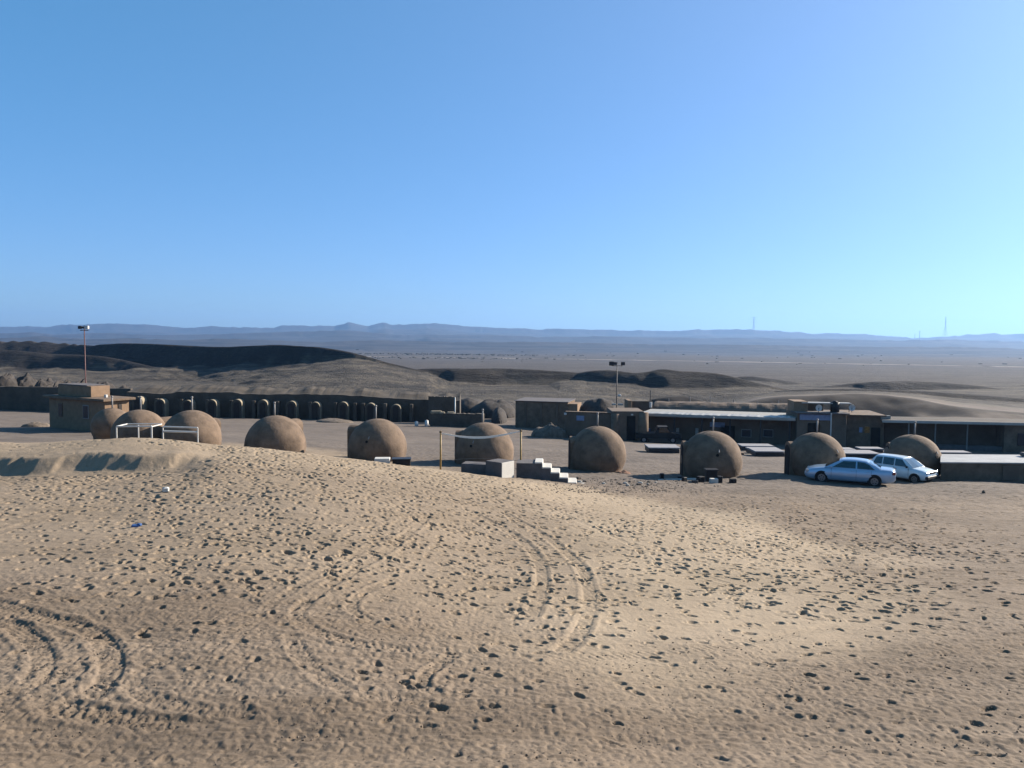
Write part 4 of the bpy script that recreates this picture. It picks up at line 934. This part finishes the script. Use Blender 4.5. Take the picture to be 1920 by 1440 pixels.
# volleyball net
def net():
    A = G(826, 38.5); B = G(976, 38.6); za = float(zpix(826, 808, 38.5)); zb_ = float(zpix(976, 806, 38.6))
    for P, z, lab in ((A, za, 'left yellow pole of the volleyball net'), (B, zb_, 'right yellow pole of the volleyball net')):
        t = thing('net_pole', lab, 'pole', P, 0, 'yellow poles of the volleyball net')
        MB().tube((0, 0, -.4), (0, 0, z - P.z), .05, .045, 10).build('pole', M['yellow'], t, True); MB().tube((0, 0, z - P.z - .08), (0, 0, z - P.z - .02), .07, n=10).build('hook_ring', M['steel'], t)
    t = thing('volleyball_net', 'sagging white volleyball net tape hung between two yellow poles', 'net', (A.x, A.y, 0))
    L_ = B.x - A.x; n = 40; top = []; bt = []; vs = []
    for i in range(n + 1):
        f = i / n; z = np.interp(f, [0, .045, 1], [za - .12, za - .1, zb_ - .05]) - .30 * math.sin(math.pi * f) * (1 - .1 * f)
        wd = .04 + .07 * math.sin(math.pi * f); y = (B.y - A.y) * f
        vs += [(L_ * f, y - .012, z - wd / 2), (L_ * f, y - .012, z + wd / 2), (L_ * f, y + .012, z + wd / 2), (L_ * f, y + .012, z - wd / 2)]; top.append((L_ * f, y, z)); 
    MB().add(vs, [(i * 4 + j, i * 4 + 4 + j, i * 4 + 4 + (j + 1) % 4, i * 4 + (j + 1) % 4) for i in range(n) for j in range(4)]).build('tape', M['net'], t)
    mb = MB(); pr = None
    for i in range(n + 1):
        f = i / n; z = za - 1.5 + .12 * math.sin(math.pi * f); p_ = (L_ * f, (B.y - A.y) * f, z)
        if pr: mb.tube(pr, p_, .009, n=4)
        pr = p_
    mb.build('bottom_cord', M['mesh'], t)
net()
# litter
p = at(254, 989, 1); gx_, gy_, _ = pix_ground(np.array([254.]), np.array([989.])); z = ground_z(gx_[0], gy_[0])
tag(MB().box((0, 0, .02), (.18, .14, .09), .4, .02).box((.08, .03, .05), (.12, .1, .07), -.3, .02).build('plastic_bag', M['blue'], None, False, (gx_[0], gy_[0], z)), 'scrap of bright blue plastic lying on the sand', 'litter')
gx_, gy_, _ = pix_ground(np.array([311.]), np.array([922.])); z = ground_z(gx_[0], gy_[0])
tag(MB().box((0, 0, .06), (.2, .14, .18), .4, .04).build('paper_scrap', M['pale'], None, False, (gx_[0], gy_[0], z)), 'small white scrap standing on the sand below the scarp', 'litter')

# ================================================================ cars
def loft_body(mb, prof_top, prof_bot, halfw, xs, nround=5):
    vs = []; k = 0
    for x in xs:
        zt = np.interp(x, *prof_top); zb_ = np.interp(x, *prof_bot); w_ = np.interp(x, *halfw)
        ring = [(-w_ * .90, zb_), (-w_ * .985, zb_ + .10), (-w_, zb_ + (zt - zb_) * .45), (-w_ * .985, zt - (zt - zb_) * .22), (-w_ * .93, zt - .045), (-w_ * .80, zt - .004), (-w_ * .4, zt + .022), (0, zt + .03)]
        ring = ring + [(-a, b_) for a, b_ in ring[-2::-1]]; k = len(ring)
        vs += [(x, a, b_) for a, b_ in ring]
    n = len(xs); fs = [(i * k + j, (i + 1) * k + j, (i + 1) * k + (j + 1) % k, i * k + (j + 1) % k) for i in range(n - 1) for j in range(k)] + [tuple(range(k)), tuple((n - 1) * k + j for j in range(k - 1, -1, -1))]
    return mb.add(vs, fs)
def make_car(name, label, cat, loc, rz, P, paint):
    t = thing(name, label, cat, loc, rz)
    f, r_ = P['L'] / 2, -P['L'] / 2                         # +x is the nose
    xs = np.unique(np.concatenate([np.linspace(r_, f, 46), [r_ + .03, r_ + .08, f - .03, f - .08]]))
    body = loft_body(MB(), P['top'], P['bot'], P['hw'], xs).build('body', paint, t, True)
    # greenhouse
    gh = P['gh']; gv = []; K = 0                            # rows of (x, z, halfwidth)
    zb_, zt = gh['zb'], gh['zt']; wb, wt = gh['wb'], gh['wt']
    low = gh['low']; up = gh['up']                          # x positions: rear->front along belt and roof
    m = 26
    for i in range(m + 1):
        f_ = i / m; xl = low[0] + (low[1] - low[0]) * f_; xu = up[0] + (up[1] - up[0]) * f_
        ztt = zt - gh['arc'] * (2 * f_ - 1) ** 2
        ring = [(xl, -wb, zb_), (xl + (xu - xl) * .5, -(wb + wt) / 2 - .012, (zb_ + ztt) / 2), (xu, -wt, ztt - .06), (xu, -wt * .86, ztt - .008), (xu, -wt * .4, ztt + .018), (xu, 0, ztt + .022)]
        ring = ring + [(a, -b_, c) for a, b_, c in ring[-2::-1]]; K = len(ring); gv += ring
    fs = [(i * K + j, (i + 1) * K + j, (i + 1) * K + j + 1, i * K + j + 1) for i in range(m) for j in range(K - 1)] + [tuple(range(K)), tuple(m * K + j for j in range(K - 1, -1, -1))]
    MB().add(gv, fs).build('cabin', paint, t, True)
    def wy(z): return wb + (wt - wb) * (z - zb_) / (zt - .06 - zb_) + .036
    for pts in P['windows']:
        for s in (-1, 1):
            vs = [(x, s * wy(z), z) for x, z in pts] + [(x, s * (wy(z) - .03), z) for x, z in pts]; n = len(pts)
            MB().add(vs, [tuple(range(n)), tuple(range(2 * n - 1, n - 1, -1))] + [(i, n + i, n + (i + 1) % n, (i + 1) % n) for i in range(n)]).build('side_window', M['glass'], t)
    # windscreen and rear screen
    for nm, xl, xu, sgn in (('windscreen', low[1], up[1], 1), ('rear_window', low[0], up[0], -1)):
        ztt = zt - gh['arc']; a0, a1 = .08, .90; q = []
        for a_, wq in ((a0, wb * .90), (a1, wt * .90)):
            x = xl + (xu - xl) * a_ + sgn * .014; z = zb_ + (ztt - zb_) * a_ + .006
            q += [(x, -wq, z), (x + sgn * .05 * (1 - a_) , 0, z + .004), (x, wq, z)]
        vs = q + [(x - sgn * .03, y, z - .02) for x, y, z in q]
        MB().add(vs, [(0, 1, 4, 3), (1, 2, 5, 4), (6, 9, 10, 7), (7, 10, 11, 8), (0, 3, 9, 6), (2, 8, 11, 5), (0, 6, 7, 1), (1, 7, 8, 2), (3, 4, 10, 9), (4, 5, 11, 10)]).build(nm, M['glass'], t)
    R_ = P['wr']
    for x in P['axles']:
        for s in (-1, 1):
            w_ = np.interp(x, *P['hw'])
            MB().tube((x, s * (w_ - .25), R_ + .02), (x, s * (w_ + .004), R_ + .02), R_ + .055, n=28).build('wheel_arch', M['black'], t)
            wh = MB().tube((x, s * (w_ - .2), R_), (x, s * (w_ + .012), R_), R_, n=28).build('wheel', M['rubber'], t)
            rm = MB().tube((x, s * (w_ - .1), R_), (x, s * (w_ + .02), R_), R_ * .64, n=24)
            rm.build('rim', M['rim'], wh)
            hb = MB()
            for a in range(5):
                a_ = a * 2 * math.pi / 5 + .3; hb.box((x + math.cos(a_) * R_ * .38, s * (w_ + .022), R_ + math.sin(a_) * R_ * .38), (R_ * .16, .012, R_ * .16))
            hb.build('wheel_holes', M['black'], wh)
    for nm, x0, dx, zz, y0, w2, h2, mm in P['lamps']:
        for s in (-1, 1): MB().box((x0, s * y0, zz), (dx, w2, h2), 0, .02).build(nm, mm, t)
    for nm, x0, dx, z0, h2, w2, mm in P['bumpers']: MB().box((x0, 0, z0), (dx, w2, h2), 0, .03).build(nm, mm, t)
    for s in (-1, 1):
        MB().box((low[1] - .34, s * (wb + .09), zb_ + .07), (.10, .17, .12), 0, .03).build('mirror', P.get('mir', paint), t)
        for x in P['doors']: MB().box((x, s * (np.interp(x, *P['hw']) * .994), .62), (.012, .02, .52)).build('door_seam', M['black'], t)
        for x in P['handles']: MB().box((x, s * (np.interp(x, *P['hw']) * .99 + .012), .80), (.16, .03, .03), 0, .008).build('door_handle', P.get('hnd', paint), t)
        MB().box(((P['axles'][0] + P['axles'][1]) / 2, s * (P['hw'][1][len(P['hw'][1]) // 2] - .03), .20), (P['axles'][1] - P['axles'][0] - .7, .06, .05)).build('sill', M['black'], t)
    return t
SED = dict(L=4.75, top=([-2.375, -2.33, -2.2, -1.75, -1.2, 0, 1.0, 1.25, 1.9, 2.2, 2.33, 2.375], [.78, .90, .97, .99, .97, .93, .92, .90, .80, .70, .62, .52]),
 bot=([-2.375, -2.25, -1.9, 1.9, 2.25, 2.375], [.42, .28, .22, .20, .24, .38]),
 hw=([-2.375, -2.2, -1.8, -1.0, 0, 1.0, 1.8, 2.2, 2.375], [.60, .78, .86, .90, .905, .89, .84, .74, .52]),
 gh=dict(zb=.90, zt=1.41, wb=.80, wt=.60, low=(-1.75, 1.28), up=(-.95, .42), arc=.05),
 windows=[[(-1.32, .96), (-1.02, 1.20), (-.78, 1.30), (-.42, 1.325), (-.42, .96)], [(-.34, .96), (-.34, 1.325), (.30, 1.31), (.62, 1.12), (.86, .96)]],
 axles=(-1.32, 1.42), wr=.315, doors=(-.38, .92, -1.15), handles=(-.95, -.18),
 lamps=[('headlight', 2.20, .22, .63, .60, .30, .13, M['lamp']), ('taillight', -2.285, .16, .80, .66, .26, .15, M['red'])],
 bumpers=[('grille', 2.33, .08, .60, .10, .5, M['steel']), ('number_plate', -2.39, .03, .66, .11, .5, M['white'])])
sg = G(1592, 42.0); ztilt = 0
view_az = math.atan2(sg.x, sg.y)
make_car('parked_car', 'silver-blue saloon car parked side-on, facing left', 'car', (sg.x, sg.y, ground_z(sg.x, sg.y) + .01), math.pi - view_az - R(2), SED, M['paintB']).scale = (.955,) * 3
HAT = dict(L=3.75, top=([-1.875, -1.83, -1.7, -1.2, 0, .85, 1.05, 1.6, 1.8, 1.875], [.80, .92, .95, .94, .92, .92, .90, .82, .74, .60]),
 bot=([-1.875, -1.75, -1.4, 1.4, 1.75, 1.875], [.40, .28, .22, .22, .26, .38]),
 hw=([-1.875, -1.75, -1.3, 0, 1.2, 1.65, 1.875], [.66, .76, .80, .81, .79, .74, .64]),
 gh=dict(zb=.89, zt=1.46, wb=.74, wt=.58, low=(-1.72, 1.05), up=(-1.35, .32), arc=.03),
 windows=[[(-1.45, .95), (-1.28, 1.34), (-.90, 1.37), (-.90, .95)], [(-.82, .95), (-.82, 1.375), (-.15, 1.375), (-.15, .95)], [(-.07, .95), (-.07, 1.37), (.32, 1.35), (.72, .95)]],
 axles=(-1.15, 1.18), wr=.28, doors=(-.11, .80, -.86), handles=(-.72, .02), mir=M['black'], hnd=M['black'],
 lamps=[('headlight', 1.83, .08, .70, .50, .30, .15, M['lamp']), ('taillight', -1.84, .08, .74, .60, .20, .28, M['red'])],
 bumpers=[('front_bumper', 1.84, .20, .42, .20, 1.36, M['black']), ('rear_bumper', -1.84, .16, .42, .2, 1.4, M['black']), ('grille', 1.87, .04, .70, .12, .62, M['steel'])])
hg = G(1690, 43.9)
make_car('parked_car', 'white hatchback car with a black bumper, parked facing right behind the saloon', 'car', (hg.x, hg.y, ground_z(hg.x, hg.y) + .01), -R(54), HAT, M['paintW']).scale = (.92,) * 3

# ================================================================ distant things
def pylon(px, d, top_y, label, arms=3, w=8):
    g = G(px, d)
    zt = float(zpix(px, top_y, d)); H = zt - g.z
    t = thing('transmission_tower', label, 'tower', g, 0, 'distant towers on the skyline'); r = .9
    body = MB()
    for a, b_ in ((-1, -1), (1, -1), (1, 1), (-1, 1)):
        MB().tube((a * w / 2, b_ * w / 2, -5), (a * w / 9, b_ * w / 9, H * .5), r, n=4).tube((a * w / 9, b_ * w / 9, H * .5), (a * 1.0, b_ * 1.0, H), r, n=4).build('leg', M['pylon'], t)
    k = 8
    for i in range(k):
        z0, z1 = H * i / k, H * (i + 1) / k; wf = lambda z: w / 2 - (w / 2 - w / 9) * min(1, z / (H * .5)) if z < H * .5 else w / 9 - (w / 9 - 1) * (z - H * .5) / (H * .5)
        for s in (-1, 1): body.tube((-wf(z0), s * wf(z0), z0), (wf(z1), s * wf(z1), z1), .5, n=4); body.tube((wf(z0), s * wf(z0), z0), (-wf(z1), s * wf(z1), z1), .5, n=4)
    body.build('bracing', M['pylon'], t)
    for i in range(arms): MB().tube((-w * 1.1, 0, H * (.95 - .16 * i)), (w * 1.1, 0, H * (.95 - .16 * i)), .8, n=4).build('crossarm', M['pylon'], t)
pylon(1413, 6900, 594, 'lattice power tower with crossarms on the far skyline', 3, 22)
pylon(1772, 6900, 594, 'tall thin splayed-leg tower at the right on the far skyline', 0, 30)
pylon(1724, 6950, 620, 'small tower in the saddle of the far skyline', 1, 10)
pylon(1715, 6950, 626, 'tiny mast just left of the small tower in the saddle', 0, 8)
for i, (px, ty, wpx, d) in enumerate([(1309, 686, 14, 300), (1355, 688, 18, 295), (1338, 691, 14, 290)]):
    g = G(px, d)
    t2 = thing('desert_bush', ['small dark bush on the plain, left of two others', 'largest dark bush on the plain', 'low dark bush between two others on the plain'][i], 'bush', g, 0, 'dark bushes on the plain')
    wd = wpx / FPX * d / 2; mb = MB()
    for k in range(420):
        a = random.uniform(0, 6.28); rr = wd * math.sqrt(random.random()); h = wd * .8 * math.sqrt(max(0, 1 - (rr / wd) ** 2)) * random.uniform(.2, 1)
        x, y, z = rr * math.cos(a), rr * math.sin(a), h; s = .22
        mb.add([(x + random.uniform(-s, s), y + random.uniform(-s, s), z + random.uniform(-s, s)) for _ in range(3)], [(0, 1, 2)])
    mb.build('foliage', M['scrub'], t2)
    st = MB()
    for k in range(5): a = k * 1.256; st.tube((0, 0, -.2), (wd * .5 * math.cos(a), wd * .5 * math.sin(a), wd * .4), .05, .02, 5)
    st.build('stems', M['door'], t2)
# tiny far bushes and rocks along the plain, nobody could count them
mb = MB()
for k in range(420):
    px = random.gauss(820, 110) if k % 5 else random.uniform(600, 1950); d = random.choice([1180, 1600, 1700]) + random.gauss(0, 40) if k % 5 else random.uniform(900, 2600)
    X = (px - 960) / FPX * d; z = ground_z(X, d) if k % 1 == 0 else 0; s = random.uniform(.7, 2.0) * (d / 1000)
    mb.box((X, d, z + s * .15), (s * random.uniform(1, 3), s, s * .6), random.uniform(0, 3), s * .12)
o = mb.build('scattered_scrub', M['scrub'], None, False); tag(o, 'sparse dark scrub dotted over the far plain', 'scrub', kind='stuff')
# pale dirt road crossing the plain
rv = []; pts = [(-200, 664), (400, 666), (760, 669.5), (1040, 673), (1400, 679), (1700, 684.5), (2200, 694)]
xs = np.linspace(-200, 2200, 160); ys = np.interp(xs, [p[0] for p in pts], [p[1] for p in pts]); nn = len(xs)
for i in range(nn):
    d_ = 1050.0
    for _ in range(12):
        X = (xs[i] - 960) / FPX * d_; z = ground_z(X, d_); slope = -(ray(xs[i], ys[i])[2]); d_ = .5 * d_ + .5 * (CZ - z) / slope
    for o_ in (-9, 9):
        Yp = d_ + o_; X = (xs[i] - 960) / FPX * Yp; rv.append((X, Yp, ground_z(X, Yp) + .25))
me2 = MB().add(rv, [(2 * i, 2 * i + 2, 2 * i + 3, 2 * i + 1) for i in range(nn - 1)]).build('dirt_road', mat('pale_dirt_track', (.46, .40, .34), .95, noise=.1, nscale=.02), None)
tag(me2, None, None, kind='structure')
# loose stones on the gravel, as one
mb = MB(); N = 3100
px = RS.uniform(-60, 1980, N); py = np.where(RS.rand(N) < .5, RS.uniform(1180, 1440, N), RS.uniform(925, 1440, N))
px[-900:] = RS.normal(1170, 75, 900); py[-900:] = RS.uniform(897, 925, 900)
gx, gy, ok = pix_ground(px, py); gz = terrain(gx, gy)
ins = poly_sd(gx, gy, lx, ly)
ins[-900:] = -1
for i in range(N):
    if not ok[i] or gy[i] > 42 or gy[i] < 5: continue
    if ins[i] > .5 and random.random() < .85: continue
    s = random.uniform(.005, .013) * (1 + gy[i] / 22) * (1.9 if i >= N - 900 else 1)
    a = random.uniform(0, 3); c, s2 = math.cos(a), math.sin(a)
    v = [(s * 1.3 * random.uniform(.7, 1.2), 0, 0), (0, s * random.uniform(.7, 1.2), 0), (-s * 1.2, 0, 0), (0, -s, 0), (0, 0, s * .8), (0, 0, -s)]
    mb.add([(gx[i] + x * c - y * s2, gy[i] + x * s2 + y * c, gz[i] + .004 + z) for x, y, z in v], [(0, 1, 4), (1, 2, 4), (2, 3, 4), (3, 0, 4), (1, 0, 5), (2, 1, 5), (3, 2, 5), (0, 3, 5)])
o = mb.build('loose_stones', M['rubble'], None); tag(o, 'small loose stones strewn over the gravel and sand', 'stones', kind='stuff')
# ================================================================ air
hz = MB().box((0, 0, 77), (17400, 17400, 314)).build('haze', M['dark'], None)
hm = bpy.data.materials.new('desert_air'); hm.use_nodes = True; hn = hm.node_tree; hn.nodes.clear()
pv = hn.nodes.new('ShaderNodeVolumePrincipled'); pv.inputs['Density'].default_value = 0.9e-4; pv.inputs['Color'].default_value = (.27, .50, .88, 1); pv.inputs['Anisotropy'].default_value = .3
ho = hn.nodes.new('ShaderNodeOutputMaterial'); hn.links.new(pv.outputs[0], ho.inputs['Volume'])
hz.data.materials.clear(); hz.data.materials.append(hm); tag(hz, 'thin blue desert haze that fades the far hills', 'haze', kind='stuff')
